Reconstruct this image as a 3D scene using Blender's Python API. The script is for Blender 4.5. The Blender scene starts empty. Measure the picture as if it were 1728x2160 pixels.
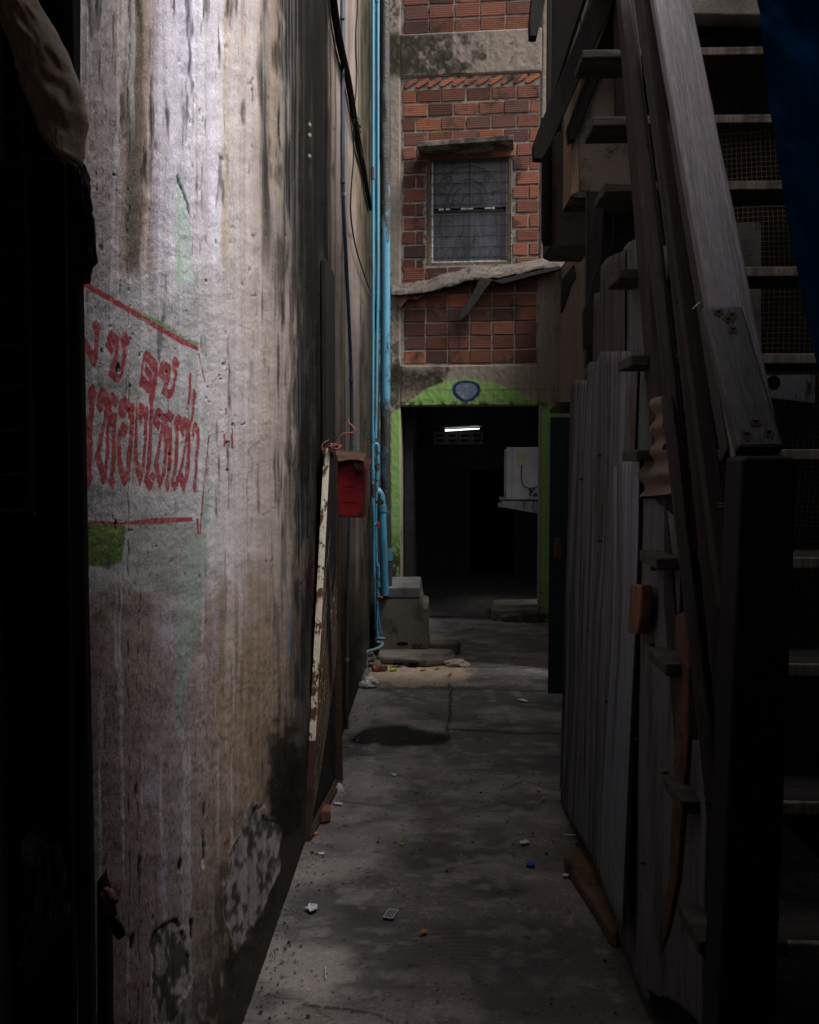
import bpy, bmesh, math, random
import numpy as np
from mathutils import Vector, Matrix, Euler
from mathutils.noise import noise as pnoise
random.seed(7)
R = math.radians
sc = bpy.context.scene
col = sc.collection

# ------------------------------------------------------------------ camera
F = 2016.0
CAMLOC = Vector((0, 0, 1.5))
PITCH = math.atan(120/F); YAW = R(1.745)
cam_d = bpy.data.cameras.new('camera'); cam = bpy.data.objects.new('camera', cam_d); col.objects.link(cam)
cam.location = CAMLOC; cam.rotation_euler = (R(90)-PITCH, 0, YAW)
cam_d.sensor_fit = 'HORIZONTAL'; cam_d.sensor_width = 24; cam_d.lens = 24*F/1728
cam_d.clip_start = 0.05; cam_d.clip_end = 500
sc.camera = cam
# ------------------------------------------------------------------ light
SUN_EL = R(56); SUN_DIR_FROM = Vector((1.0, -0.42, 0)).normalized()*math.cos(SUN_EL) + Vector((0, 0, math.sin(SUN_EL)))
w = bpy.data.worlds.new('World'); sc.world = w; w.use_nodes = True
nt = w.node_tree; nt.nodes.clear()
sky = nt.nodes.new('ShaderNodeTexSky'); sky.sky_type = 'NISHITA'; sky.sun_disc = False
sky.sun_elevation = SUN_EL; sky.sun_rotation = math.atan2(SUN_DIR_FROM.x, SUN_DIR_FROM.y)
sky.dust_density = 6; sky.air_density = 1.0; sky.ozone_density = 1
bg = nt.nodes.new('ShaderNodeBackground'); bg.inputs['Strength'].default_value = 0.10
hs = nt.nodes.new('ShaderNodeHueSaturation'); hs.inputs['Saturation'].default_value = 0.35
ow = nt.nodes.new('ShaderNodeOutputWorld')
nt.links.new(sky.outputs[0], hs.inputs['Color']); nt.links.new(hs.outputs[0], bg.inputs[0]); nt.links.new(bg.outputs[0], ow.inputs[0])
sd = bpy.data.lights.new('sun', 'SUN'); sun = bpy.data.objects.new('sun', sd); col.objects.link(sun)
sd.energy = 3.3; sd.angle = R(30); sd.color = (1.0, 0.965, 0.95)
sun.rotation_euler = SUN_DIR_FROM.to_track_quat('Z', 'Y').to_euler(); sun.location = (6, -2, 12)
sc.view_settings.view_transform = 'Standard'; sc.view_settings.look = 'None'
sc.view_settings.exposure = 0.95; sc.view_settings.gamma = 1
sc.render.engine = 'CYCLES'
sc.cycles.max_bounces = 6; sc.cycles.diffuse_bounces = 4; sc.cycles.transparent_max_bounces = 8
sc.render.resolution_x = 819; sc.render.resolution_y = 1024

# ------------------------------------------------------------------ measuring helpers (where a feature of the photo lies in the world)
RM = Euler((R(90)-PITCH, 0, YAW)).to_matrix()
RMI = np.array(RM.inverted())
def ray(px, py): return RM @ Vector(((px-864)/F, (1080-py)/F, -1))
def AX(px, py, X): d = ray(px, py); return CAMLOC + d*(X/d.x)
def AY(px, py, Y): d = ray(px, py); return CAMLOC + d*(Y/d.y)
def AZ(px, py, Z=0.0): d = ray(px, py); return CAMLOC + d*((Z-1.5)/d.z)
def topix(x, y, z):
    v = np.stack([x, y, z-1.5]).reshape(3, -1); c = RMI @ v
    return (864 + F*c[0]/-c[2]).reshape(x.shape), (1080 - F*c[1]/-c[2]).reshape(x.shape)
WX = -0.515     # face of the left wall

# ------------------------------------------------------------------ numpy noise
def _h(i, j, s):
    n = (i*374761393 + j*668265263 + s*1442695041) & 0xffffffff
    n = ((n ^ (n >> 13))*1274126177) & 0xffffffff
    return ((n ^ (n >> 16)) & 0xffff)/65535.0
def vn(x, y, s=0):
    i = np.floor(x).astype(np.int64); j = np.floor(y).astype(np.int64)
    fx = x-i; fy = y-j; fx = fx*fx*(3-2*fx); fy = fy*fy*(3-2*fy)
    a = _h(i, j, s); b = _h(i+1, j, s); c = _h(i, j+1, s); d = _h(i+1, j+1, s)
    return (a*(1-fx)+b*fx)*(1-fy)+(c*(1-fx)+d*fx)*fy
def fbm(x, y, s=0, o=4):
    t = 0; a = .5
    for k in range(o): t = t+a*vn(x*2**k, y*2**k, s+k*17); a *= .5
    return t/(1-.5**o)
def sst(a, b, x): t = np.clip((x-a)/(b-a), 0, 1); return t*t*(3-2*t)
def lin(c):
    c = np.asarray(c, float)/255.0
    return np.where(c <= .04045, c/12.92, ((c+.055)/1.055)**2.4)
def LC(r, g, b): return tuple(float(v) for v in lin((r, g, b)))
def seg(px, py, pts):
    """distance to polyline and arclength param"""
    d = np.full(px.shape, 1e9)
    for (x0, y0), (x1, y1) in zip(pts[:-1], pts[1:]):
        dx, dy = x1-x0, y1-y0; t = np.clip(((px-x0)*dx+(py-y0)*dy)/(dx*dx+dy*dy), 0, 1)
        d = np.minimum(d, np.hypot(px-x0-t*dx, py-y0-t*dy))
    return d
def sdpoly(px, py, pts):
    """signed distance, negative inside"""
    d = seg(px, py, list(pts)+[pts[0]]); ins = np.zeros(px.shape, bool); n = len(pts)
    for k in range(n):
        x0, y0 = pts[k]; x1, y1 = pts[(k+1) % n]
        if y0 == y1: continue
        c = ((y0 > py) != (y1 > py)) & (px < (x1-x0)*(py-y0)/(y1-y0)+x0); ins ^= c
    return np.where(ins, -d, d)

# ------------------------------------------------------------------ object helpers
def tag(o, label=None, cat=None, group=None, kind=None):
    if label: o['label'] = label
    if cat: o['category'] = cat
    if group: o['group'] = group
    if kind: o['kind'] = kind
    return o
def thing(name, loc, label, cat, group=None):
    o = bpy.data.objects.new(name, None); col.objects.link(o); o.location = loc; o.empty_display_size = .05
    return tag(o, label, cat, group)
def wloc(p):
    v = Vector((0, 0, 0))
    while p is not None: v = v + p.location; p = p.parent
    return v
def link(name, me, mat, parent=None, M=None):
    """mesh given in world coordinates (or in its own, with matrix M)"""
    o = bpy.data.objects.new(name, me); col.objects.link(o)
    if mat is not None: me.materials.append(mat)
    pl = wloc(parent)
    if M is None:
        if parent is None:
            c = sum((v.co for v in me.vertices), Vector())/max(1, len(me.vertices))
            zs = min(v.co.z for v in me.vertices); c = Vector((c.x, c.y, zs)); me.transform(Matrix.Translation(-c)); o.location = c
        else:
            o.parent = parent; c = sum((v.co for v in me.vertices), Vector())/max(1, len(me.vertices))
            me.transform(Matrix.Translation(-c)); o.location = c-pl
    else:
        o.parent = parent; o.matrix_local = Matrix.Translation(-pl) @ M
    return o
def bev(o, w=.003, seg=2):
    m = o.modifiers.new('bevel', 'BEVEL'); m.width = w; m.segments = seg; m.limit_method = 'ANGLE'; m.angle_limit = R(40); return o
class MB:
    def __init__(s): s.v = []; s.f = []; s.c = []; s.cc = (1, 1, 1, 1)
    def quad(s, a, b, c, d): n = len(s.v); s.v += [tuple(a), tuple(b), tuple(c), tuple(d)]; s.f.append((n, n+1, n+2, n+3)); s.c.append(s.cc); return s
    def hexa(s, p):
        n = len(s.v); s.v += [tuple(q) for q in p]
        for f in ((0, 3, 2, 1), (4, 5, 6, 7), (0, 1, 5, 4), (1, 2, 6, 5), (2, 3, 7, 6), (3, 0, 4, 7)):
            s.f.append(tuple(n+i for i in f)); s.c.append(s.cc)
        return s
    def box(s, x0, x1, y0, y1, z0, z1, T=None):
        p = [(x0, y0, z0), (x1, y0, z0), (x1, y1, z0), (x0, y1, z0), (x0, y0, z1), (x1, y0, z1), (x1, y1, z1), (x0, y1, z1)]
        if T: p = [T(*q) for q in p]
        return s.hexa(p)
    def prism(s, poly, off):
        """poly: list of world points (planar ring); extruded by vector off"""
        n = len(s.v); k = len(poly); s.v += [tuple(p) for p in poly]+[tuple(Vector(p)+Vector(off)) for p in poly]
        s.f.append(tuple(range(n+k-1, n-1, -1))); s.c.append(s.cc); s.f.append(tuple(range(n+k, n+2*k))); s.c.append(s.cc)
        for i in range(k): s.f.append((n+i, n+(i+1) % k, n+k+(i+1) % k, n+k+i)); s.c.append(s.cc)
        return s
    def tube(s, pts, r, seg=8, cap=True):
        pts = [Vector(p) for p in pts]; n0 = len(s.v); m = len(pts)
        rr = r if isinstance(r, (list, tuple)) else [r]*m
        up = Vector((0, 0, 1)); prev = None
        for i, p in enumerate(pts):
            d = (pts[min(i+1, m-1)]-pts[max(i-1, 0)]).normalized()
            a = prev if prev is not None else (Vector((1, 0, 0)) if abs(d.x) < .8 else Vector((0, 1, 0)))
            a = (a-d*a.dot(d)).normalized(); b = d.cross(a); prev = a
            for k in range(seg):
                t = 2*math.pi*k/seg; s.v.append(tuple(p+a*math.cos(t)*rr[i]+b*math.sin(t)*rr[i]))
        for i in range(m-1):
            for k in range(seg):
                s.f.append((n0+i*seg+k, n0+i*seg+(k+1) % seg, n0+(i+1)*seg+(k+1) % seg, n0+(i+1)*seg+k)); s.c.append(s.cc)
        if cap:
            s.f.append(tuple(n0+k for k in range(seg-1, -1, -1))); s.c.append(s.cc)
            s.f.append(tuple(n0+(m-1)*seg+k for k in range(seg))); s.c.append(s.cc)
        return s
    def mesh(s, name, smooth=False):
        me = bpy.data.meshes.new(name); me.from_pydata(s.v, [], s.f); me.update()
        if any(c != (1, 1, 1, 1) for c in s.c):
            a = me.color_attributes.new('Col', 'FLOAT_COLOR', 'CORNER'); arr = []
            for f, c in zip(s.f, s.c): arr += list(c)*len(f)
            a.data.foreach_set('color', arr)
        bm = bmesh.new(); bm.from_mesh(me); bmesh.ops.recalc_face_normals(bm, faces=bm.faces)
        bm.to_mesh(me); bm.free()
        if smooth: me.polygons.foreach_set('use_smooth', [True]*len(me.polygons))
        return me
    def build(s, name, mat, parent=None, smooth=False, M=None): return link(name, s.mesh(name, smooth), mat, parent, M)
def smooth_angle(o, ang=40):
    me = o.data; me.polygons.foreach_set('use_smooth', [True]*len(me.polygons))
    me.set_sharp_from_angle(angle=R(ang)); return o
def tubeobj(name, pts, r, mat, parent=None, seg=8):
    return smooth_angle(MB().tube(pts, r, seg).build(name, mat, parent), 50)
def curve_pts(ctrl, n=8):
    """Catmull-Rom through control points"""
    c = [Vector(p) for p in ctrl]; c = [c[0]*2-c[1]]+c+[c[-1]*2-c[-2]]; out = []
    for i in range(1, len(c)-2):
        for k in range(n):
            t = k/n; a, b, d, e = c[i-1], c[i], c[i+1], c[i+2]
            out.append(.5*((2*b)+(d-a)*t+(2*a-5*b+4*d-e)*t*t+(3*b-a-3*d+e)*t**3))
    out.append(c[-2]); return out
def grid_mesh(name, P, colr, mat, parent=None, smooth=True, alpha=None):
    """P: (n,m,3) array, colr: (n,m,3) linear"""
    n, m = P.shape[:2]; me = bpy.data.meshes.new(name)
    idx = np.arange(n*m).reshape(n, m)
    f = np.stack([idx[:-1, :-1], idx[1:, :-1], idx[1:, 1:], idx[:-1, 1:]], -1).reshape(-1, 4)
    me.vertices.add(n*m); me.vertices.foreach_set('co', P.reshape(-1).astype(np.float32))
    me.loops.add(f.size); me.loops.foreach_set('vertex_index', f.reshape(-1).astype(np.int32))
    me.polygons.add(len(f)); me.polygons.foreach_set('loop_start', (np.arange(len(f))*4).astype(np.int32))
    me.update(calc_edges=True)
    a = me.color_attributes.new('Col', 'FLOAT_COLOR', 'POINT')
    c4 = np.ones((n*m, 4), np.float32); c4[:, :3] = colr.reshape(-1, 3)
    if alpha is not None: c4[:, 3] = alpha.reshape(-1)
    a.data.foreach_set('color', c4.reshape(-1))
    if smooth: me.polygons.foreach_set('use_smooth', [True]*len(me.polygons))
    me.materials.append(mat)
    o = bpy.data.objects.new(name, me); col.objects.link(o)
    if parent: o.parent = parent; o.location = -wloc(parent)
    return o

# ------------------------------------------------------------------ materials
def nodes(m):
    m.use_nodes = True; nt = m.node_tree; b = nt.nodes['Principled BSDF']; return nt, b, nt.nodes, nt.links
def mathn(nt, op, a, b=None):
    n = nt.nodes.new('ShaderNodeMath'); n.operation = op
    for i, v in enumerate((a, b)):
        if v is None: continue
        if isinstance(v, (int, float)): n.inputs[i].default_value = v
        else: nt.links.new(v, n.inputs[i])
    return n.outputs[0]
def noisen(nt, vec, scale, detail=4, stretch=(1, 1, 1), rough=.6):
    mp = nt.nodes.new('ShaderNodeMapping'); mp.inputs['Scale'].default_value = stretch
    nt.links.new(vec, mp.inputs[0]); n = nt.nodes.new('ShaderNodeTexNoise'); n.inputs['Scale'].default_value = scale
    n.inputs['Detail'].default_value = detail; n.inputs['Roughness'].default_value = rough
    nt.links.new(mp.outputs[0], n.inputs['Vector']); return n.outputs['Fac']
def ramp(nt, fac, a, b):
    n = nt.nodes.new('ShaderNodeMapRange'); n.inputs['From Min'].default_value = a; n.inputs['From Max'].default_value = b
    n.interpolation_type = 'SMOOTHSTEP'; nt.links.new(fac, n.inputs[0]); return n.outputs[0]
def mix(nt, fac, a, b, typ='MIX'):
    n = nt.nodes.new('ShaderNodeMix'); n.data_type = 'RGBA'; n.blend_type = typ
    for s, v in ((n.inputs[0], fac), (n.inputs[6], a), (n.inputs[7], b)):
        if isinstance(v, (int, float)): s.default_value = v
        elif isinstance(v, tuple): s.default_value = (*v[:3], 1)
        else: nt.links.new(v, s)
    return n.outputs[2]
def grime(name, c1, c2=None, c3=None, s1=6, s2=14, t2=(.45, .65), t3=(.55, .68), st=(1, 1, 1), st3=None, rough=.85, bump=.3, bscale=80,
          attr=False, metal=0, fine=.25, bdist=.004, spec=.3, rvar=.1):
    m = bpy.data.materials.new(name); nt, b, N, L = nodes(m)
    tc = N.new('ShaderNodeTexCoord').outputs['Object']
    c = c1
    if attr:
        a = N.new('ShaderNodeVertexColor'); a.layer_name = 'Col'; c = mix(nt, 1.0, a.outputs[0], c1, 'MULTIPLY')
    if c2: c = mix(nt, ramp(nt, noisen(nt, tc, s1, 6, st), *t2), c, c2)
    if c3: c = mix(nt, ramp(nt, noisen(nt, tc, s2, 8, st3 or st, .7), *t3), c, c3)
    fn = noisen(nt, tc, bscale*1.7, 3, st, .7)
    k = ramp(nt, fn, .25, .75); g = mathn(nt, 'MULTIPLY_ADD', k, fine*2); N[-1].inputs[2].default_value = 1-fine
    cmb = N.new('ShaderNodeCombineColor'); [L.new(g, cmb.inputs[i]) for i in range(3)]
    c = mix(nt, 1.0, c, cmb.outputs[0], 'MULTIPLY')
    L.new(c, b.inputs['Base Color']) if not isinstance(c, tuple) else None
    b.inputs['Metallic'].default_value = metal; b.inputs['Specular IOR Level'].default_value = spec
    rn = noisen(nt, tc, s2*2, 3, st); r = mathn(nt, 'MULTIPLY_ADD', rn, rvar*2); N[-1].inputs[2].default_value = rough-rvar
    L.new(r, b.inputs['Roughness'])
    if bump:
        bn = N.new('ShaderNodeBump'); bn.inputs['Strength'].default_value = bump; bn.inputs['Distance'].default_value = bdist
        h = mathn(nt, 'ADD', noisen(nt, tc, bscale, 6, st, .65), noisen(nt, tc, bscale/6, 4, st))
        L.new(h, bn.inputs['Height']); L.new(bn.outputs[0], b.inputs['Normal'])
    return m
def wood(name, c1, c2, c3, rough=.8, fine=.3, st3=(9, 9, .8), t3=(.52, .7)):
    return grime(name, c1, c2, c3, s1=5, s2=9, t2=(.4, .62), t3=t3, st=(6, 6, .35), st3=st3, rough=rough, bump=.55, bscale=45, fine=fine, spec=.35)
M_dwood = wood('dark_wood', LC(48, 40, 37), LC(32, 27, 25), LC(70, 62, 58))
M_vdwood = wood('very_dark_wood', LC(30, 27, 25), LC(20, 18, 17), LC(44, 38, 34))
M_rwood = wood('reddish_wood', LC(44, 34, 32), LC(32, 25, 24), LC(58, 48, 47))
M_hwood = wood('handrail_wood', LC(100, 93, 98), LC(78, 71, 74), LC(128, 123, 130), rough=.6, st3=(22, 22, .7), t3=(.45, .75))
M_owood = wood('old_plank_wood', LC(50, 48, 51), LC(32, 30, 31), LC(70, 54, 42), rough=.6, st3=(20, 20, .9), t3=(.5, .72))
M_tread = wood('tread_wood', LC(66, 61, 57), LC(40, 37, 34), LC(96, 86, 76))
M_bwood = wood('brown_wood', LC(120, 84, 62), LC(88, 62, 48), LC(60, 46, 38))
M_conc = grime('concrete', LC(150, 138, 126), LC(120, 110, 100), LC(62, 58, 50), s1=2.5, s2=5, t3=(.58, .72), bump=.5, bscale=60)
M_conc_d = grime('mossy_concrete', LC(110, 102, 92), LC(70, 66, 58), LC(34, 34, 28), s1=2.5, s2=5, t3=(.42, .62), bump=.6, bscale=60)
M_conc_b = grime('bare_concrete', LC(112, 106, 98), LC(84, 78, 70), LC(44, 40, 36), s1=3, s2=7, bump=.5, bscale=70)
M_dark = grime('dark_paint', LC(46, 44, 42), LC(30, 29, 28), LC(64, 58, 52), bump=.2, rough=.7)
M_black = grime('near_black', LC(14, 14, 14), LC(9, 9, 9), None, bump=.2)  # plain near-black shared by panels, posts, cables and holes
M_iron = grime('rusty_iron', LC(86, 60, 48), LC(58, 40, 32), LC(40, 30, 26), s1=12, s2=30, bump=.6, bscale=140)
M_pvc = grime('blue_pvc', LC(66, 136, 164), LC(56, 116, 142), LC(84, 96, 94), s1=3, s2=12, t3=(.52, .68), st=(1, 1, .3), rough=.45, bump=.08, fine=.08, spec=.4)
M_pvc2 = grime('aged_blue_pvc', LC(60, 130, 156), LC(58, 112, 130), LC(88, 98, 92), s1=4, s2=14, t3=(.5, .68), st=(1, 1, .3), rough=.55, bump=.1, fine=.12)
M_conduit = grime('grey_conduit', LC(72, 88, 104), LC(60, 74, 88), None, st=(1, 1, .2), rough=.5, bump=.08, fine=.1)

def wallmat(name, gy=1.0, speck=.30, bstr=.6, streaks=True, spc=.06):
    m = bpy.data.materials.new(name); nt, b, N, L = nodes(m)
    tc = N.new('ShaderNodeTexCoord').outputs['Object']
    a = N.new('ShaderNodeVertexColor'); a.layer_name = 'Col'; c = a.outputs[0]
    f1 = noisen(nt, tc, 260, 3, rough=.75); f2 = noisen(nt, tc, 90, 5, rough=.7)
    g = mathn(nt, 'MULTIPLY_ADD', ramp(nt, f1, .25, .75), speck*1.3); N[-1].inputs[2].default_value = 1-speck*.65
    g2 = mathn(nt, 'MULTIPLY_ADD', ramp(nt, f2, .3, .7), speck*.8); N[-1].inputs[2].default_value = 1-speck*.4
    g = mathn(nt, 'MULTIPLY', g, g2)
    if streaks:
        s = noisen(nt, tc, 70, 4, (1, 1, .03), .6); g3 = mathn(nt, 'MULTIPLY_ADD', ramp(nt, s, .3, .7), .06); N[-1].inputs[2].default_value = .97
        g = mathn(nt, 'MULTIPLY', g, g3)
    cmb = N.new('ShaderNodeCombineColor'); [L.new(g, cmb.inputs[i]) for i in range(3)]
    c = mix(nt, 1.0, c, cmb.outputs[0], 'MULTIPLY'); L.new(c, b.inputs['Base Color'])
    b.inputs['Specular IOR Level'].default_value = spc
    L.new(mathn(nt, 'SUBTRACT', 1.0, mathn(nt, 'MULTIPLY', mathn(nt, 'SUBTRACT', 1.0, a.outputs[1]), 1.0)), b.inputs['Roughness'])
    bn = N.new('ShaderNodeBump'); bn.inputs['Strength'].default_value = bstr; bn.inputs['Distance'].default_value = .0035
    L.new(mathn(nt, 'ADD', f1, mathn(nt, 'MULTIPLY', f2, 1.5)), bn.inputs['Height']); L.new(bn.outputs[0], b.inputs['Normal'])
    return m
M_plaster = wallmat('weathered_plaster'); M_ground = wallmat('dirty_concrete_floor', speck=.36, streaks=False, spc=.2)

# ================================================================== GROUND
def ground_fields(X, Y):
    q, p = topix(X, Y, np.zeros_like(X))
    n1 = fbm(X*2.6, Y*4.2, 1, 6); n2 = fbm(X*1.3+5, Y*1.3, 2, 4); n3 = fbm(X*12, Y*12, 3, 4); n4 = fbm(X*30, Y*30, 4, 3)
    base = lin((98, 94, 93)); light = lin((150, 143, 138)); dark = lin((56, 54, 55)); brown = lin((86, 74, 64))
    C = np.ones(X.shape+(3,))*base
    def mx(mask, c): nonlocal C; C = C*(1-mask[..., None])+np.asarray(c)*mask[..., None]
    mx(sst(.45, .68, n1)*.6, light); mx(sst(.45, .75, n2)*.5, dark); mx(sst(.48, .72, fbm(X*4, Y*7, 19, 5))*.35, dark); mx(sst(.56, .74, fbm(X*9, Y*15, 20, 5))*.35, light*1.15); mx(sst(.55, .75, fbm(X*5, Y*2.5, 9, 4))*.35, brown)
    mx(sst(.62, .78, n3)*.4, light*1.15)
    # lighter patches, then darker margins and far end
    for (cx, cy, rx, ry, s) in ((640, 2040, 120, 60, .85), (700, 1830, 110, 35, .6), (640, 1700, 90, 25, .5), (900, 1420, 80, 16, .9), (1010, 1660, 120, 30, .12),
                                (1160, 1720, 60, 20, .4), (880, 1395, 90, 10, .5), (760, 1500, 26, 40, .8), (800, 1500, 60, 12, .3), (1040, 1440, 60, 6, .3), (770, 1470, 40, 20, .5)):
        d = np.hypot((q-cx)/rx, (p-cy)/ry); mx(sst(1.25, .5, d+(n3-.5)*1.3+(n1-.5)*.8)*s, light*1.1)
    d = np.hypot((q-1060)/300, (p-2060)/120); mx(sst(1.2, .4, d+(n1-.5))*.45, lin((78, 74, 76)))
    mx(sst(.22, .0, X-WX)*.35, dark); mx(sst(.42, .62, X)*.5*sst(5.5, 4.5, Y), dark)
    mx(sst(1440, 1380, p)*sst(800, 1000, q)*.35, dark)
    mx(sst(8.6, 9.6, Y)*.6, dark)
    for (x0, y0, x1, y1, s) in ((1060, 2010, 60, 50, .3),): pass
    d = sdpoly(q, p, [(792, 1392), (900, 1400), (975, 1398), (992, 1420), (985, 1442), (900, 1448), (800, 1440), (770, 1432)]); mx(sst(6, -8, d+(n3-.5)*30)*.75, lin((160, 140, 118))*(.6+.8*n3[..., None]))
    # cracks and seams
    wob = (n3-.5)*22+(n1-.5)*22
    for pts, wd, s in (([(950, 1445), (948, 1500), (945, 1560), (905, 1568), (850, 1562)], 3, .75), ([(948, 1540), (1040, 1538), (1110, 1545), (1190, 1545)], 1.6, .7),
                       ([(790, 1452), (900, 1450), (1150, 1456)], 2, .5), ([(640, 2120), (730, 2128), (800, 2140), (830, 2158)], 2.4, .7), ([(560, 2100), (640, 2110), (700, 2150)], 1.6, .5),
                       ([(720, 1690), (800, 1700), (880, 1685)], 1.5, .3), ([(1060, 1665), (1110, 1650), (1190, 1672)], 1.6, .45), ([(890, 1330), (870, 1400)], 2, .3)):
        mx(sst(wd*2, wd*.4, seg(q+wob*.4, p+wob*.3, pts))*s, dark*.35)
    # puddle: wet dark concrete
    dp = sdpoly(q, p, [(735, 1560), (770, 1532), (850, 1528), (900, 1542), (945, 1545), (950, 1560), (890, 1572), (850, 1576), (760, 1566)])
    wet = sst(4, -5, dp+(n3-.5)*10); mx(wet*.95, dark*.22)
    rough = .88-.25*sst(.45, .75, n2)*.4-wet*.62+(n4-.5)*.1
    # raised light crumbs
    mx(sst(.80, .84, vn(X*140, Y*140, 31))*.35*sst(.5, .7, n1), light*1.5)
    mx(sst(.90, .93, vn(X*60, Y*60, 33))*.7, dark*.4)
    h = (n1-.5)*.012+(n3-.5)*.004+(n4-.5)*.0025-wet*.003
    # shoe-sole swirl pressed into the cement
    r = np.hypot(q-960, (p-2080)*2.4); m = sst(0, -12, sdpoly(q, p, [(850, 1960), (940, 1945), (1040, 1952), (1060, 2010), (980, 2040), (870, 2010)]))
    h = h+np.sin(r/3.4)*.0012*m; C = C*(1+.18*np.sin(r/3.4)*m)[..., None]
    return C*1.12, rough, h
gx = np.arange(-0.60, 1.45, .0075); gy = 1.6*np.exp(np.linspace(0, math.log(9.4/1.6), 900))
GX, GY = np.meshgrid(gx, gy, indexing='ij'); C, rg, h = ground_fields(GX, GY)
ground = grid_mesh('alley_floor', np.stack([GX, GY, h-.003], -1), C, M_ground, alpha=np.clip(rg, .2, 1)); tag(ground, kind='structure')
g2 = MB().quad((-60, -60, -.02), (60, -60, -.02), (60, 60, -.02), (-60, 60, -.02)).build('ground', grime('earth', LC(96, 90, 84), LC(70, 66, 60), None, s1=.6, s2=3)); tag(g2, kind='structure')

# ================================================================== LEFT WALL
def zonetab(q, tab):
    xs = [t[0] for t in tab]; c = lin([t[1] for t in tab]); return np.stack([np.interp(q, xs, c[:, i]) for i in range(3)], -1)
def wall_fields(Y, Z):
    q, p = topix(np.full_like(Y, WX), Y, Z)
    lat = q+(fbm(q/9, p/160, 5, 3)-.5)*16+(fbm(q/40, p/300, 6, 3)-.5)*14
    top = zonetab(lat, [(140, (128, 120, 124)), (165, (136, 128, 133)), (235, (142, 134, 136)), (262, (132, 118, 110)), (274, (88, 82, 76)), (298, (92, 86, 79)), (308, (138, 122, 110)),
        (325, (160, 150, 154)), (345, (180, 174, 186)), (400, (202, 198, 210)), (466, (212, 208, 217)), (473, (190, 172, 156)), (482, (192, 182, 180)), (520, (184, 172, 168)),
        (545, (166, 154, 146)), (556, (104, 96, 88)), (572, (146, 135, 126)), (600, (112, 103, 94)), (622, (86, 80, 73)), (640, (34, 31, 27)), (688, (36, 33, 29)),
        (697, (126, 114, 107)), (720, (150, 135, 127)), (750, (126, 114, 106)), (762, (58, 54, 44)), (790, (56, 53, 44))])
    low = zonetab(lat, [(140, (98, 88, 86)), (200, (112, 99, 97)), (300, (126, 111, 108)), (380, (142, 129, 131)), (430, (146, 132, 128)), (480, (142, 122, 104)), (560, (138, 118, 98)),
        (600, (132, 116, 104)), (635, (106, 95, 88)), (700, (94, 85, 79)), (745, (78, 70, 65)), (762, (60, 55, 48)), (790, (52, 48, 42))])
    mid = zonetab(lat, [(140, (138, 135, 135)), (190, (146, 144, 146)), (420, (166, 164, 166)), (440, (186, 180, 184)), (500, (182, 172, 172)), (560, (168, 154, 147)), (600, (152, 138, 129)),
        (630, (124, 113, 105)), (650, (92, 84, 78)), (690, (72, 66, 62)), (697, (118, 107, 101)), (720, (140, 127, 120)), (750, (122, 111, 104)), (762, (62, 58, 50)), (790, (54, 51, 44))])  # left and low colours are deepened to carry the falloff of light
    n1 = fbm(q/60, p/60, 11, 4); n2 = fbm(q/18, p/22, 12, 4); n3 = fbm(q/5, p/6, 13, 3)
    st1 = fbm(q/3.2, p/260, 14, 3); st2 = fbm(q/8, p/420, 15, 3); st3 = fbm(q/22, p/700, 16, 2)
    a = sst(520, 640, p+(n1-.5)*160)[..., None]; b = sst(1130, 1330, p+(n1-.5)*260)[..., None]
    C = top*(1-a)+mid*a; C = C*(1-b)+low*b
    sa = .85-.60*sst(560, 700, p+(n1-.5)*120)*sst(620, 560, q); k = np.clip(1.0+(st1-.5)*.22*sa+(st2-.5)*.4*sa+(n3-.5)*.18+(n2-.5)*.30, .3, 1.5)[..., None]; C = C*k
    def mx(mask, c): nonlocal C; C = C*(1-mask[..., None])+np.asarray(c)*mask[..., None]
    blk = lin((24, 22, 19)); dk = lin((70, 64, 58)); white = lin((212, 208, 214)); tan = lin((150, 120, 94))
    mx(sst(.55, .75, fbm(q/14, p/500, 21, 3))*sst(900, 300, p)*.28, tan)
    mx(sst(.56, .7, fbm(q/10+3, p/420, 22, 3))*.3*sst(600, 480, q), white)
    mx(sst(.52, .7, fbm(q/8, p/160, 23, 4))*.5*sst(215, 190, q)*sst(350, 500, p)*sst(720, 600, p), dk)
    mx(sst(.56, .75, n2)*.35*sst(330, 180, q), dk)
    # sharp black runs
    w1 = (fbm(q/6, p/90, 24, 3)-.5)
    mx(sst(10, 2, np.abs(q-np.interp(p, [0, 150, 430, 700], [546, 550, 562, 575])+w1*14))*np.interp(p, [60, 160, 430, 620], [0, .9, .8, 0]), blk)
    mx(sst(.45, .62, fbm(q/7, p/130, 25, 4)+np.interp(q, [565, 600, 640, 690, 698], [-.25, .03, .25, .25, -.4]))*np.interp(p, [0, 350, 520, 900, 1100], [.97, .95, .8, .7, .5])*sst(698, 694, q), blk)
    mx(sst(.5, .66, fbm(q/6, p/110, 26, 4)+np.interp(p, [380, 500, 620, 760], [-.25, .06, .06, -.3]))*sst(555, 600, q)*sst(690, 650, q)*.75, blk)
    mx(sst(.5, .64, fbm(q/7, p/140, 27, 4)+np.interp(p, [650, 760, 900, 1300, 1500], [-.25, .04, .08, .04, -.2])+np.interp(q, [600, 650, 690, 697], [-.3, .05, .05, -.4]))*.8, blk)
    fs = fbm(q/3.4, p/1400, 73, 2)*.75+.25*fbm(q/9, p/90, 75, 3); zone = sst(560, 600, q)*sst(696, 690, q)*sst(1250, 900, p)
    mx(sst(.56, .72, fs)*zone*.14, lin((140, 130, 122))); mx(sst(.5, .36, fs)*zone*.2, blk)
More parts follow.
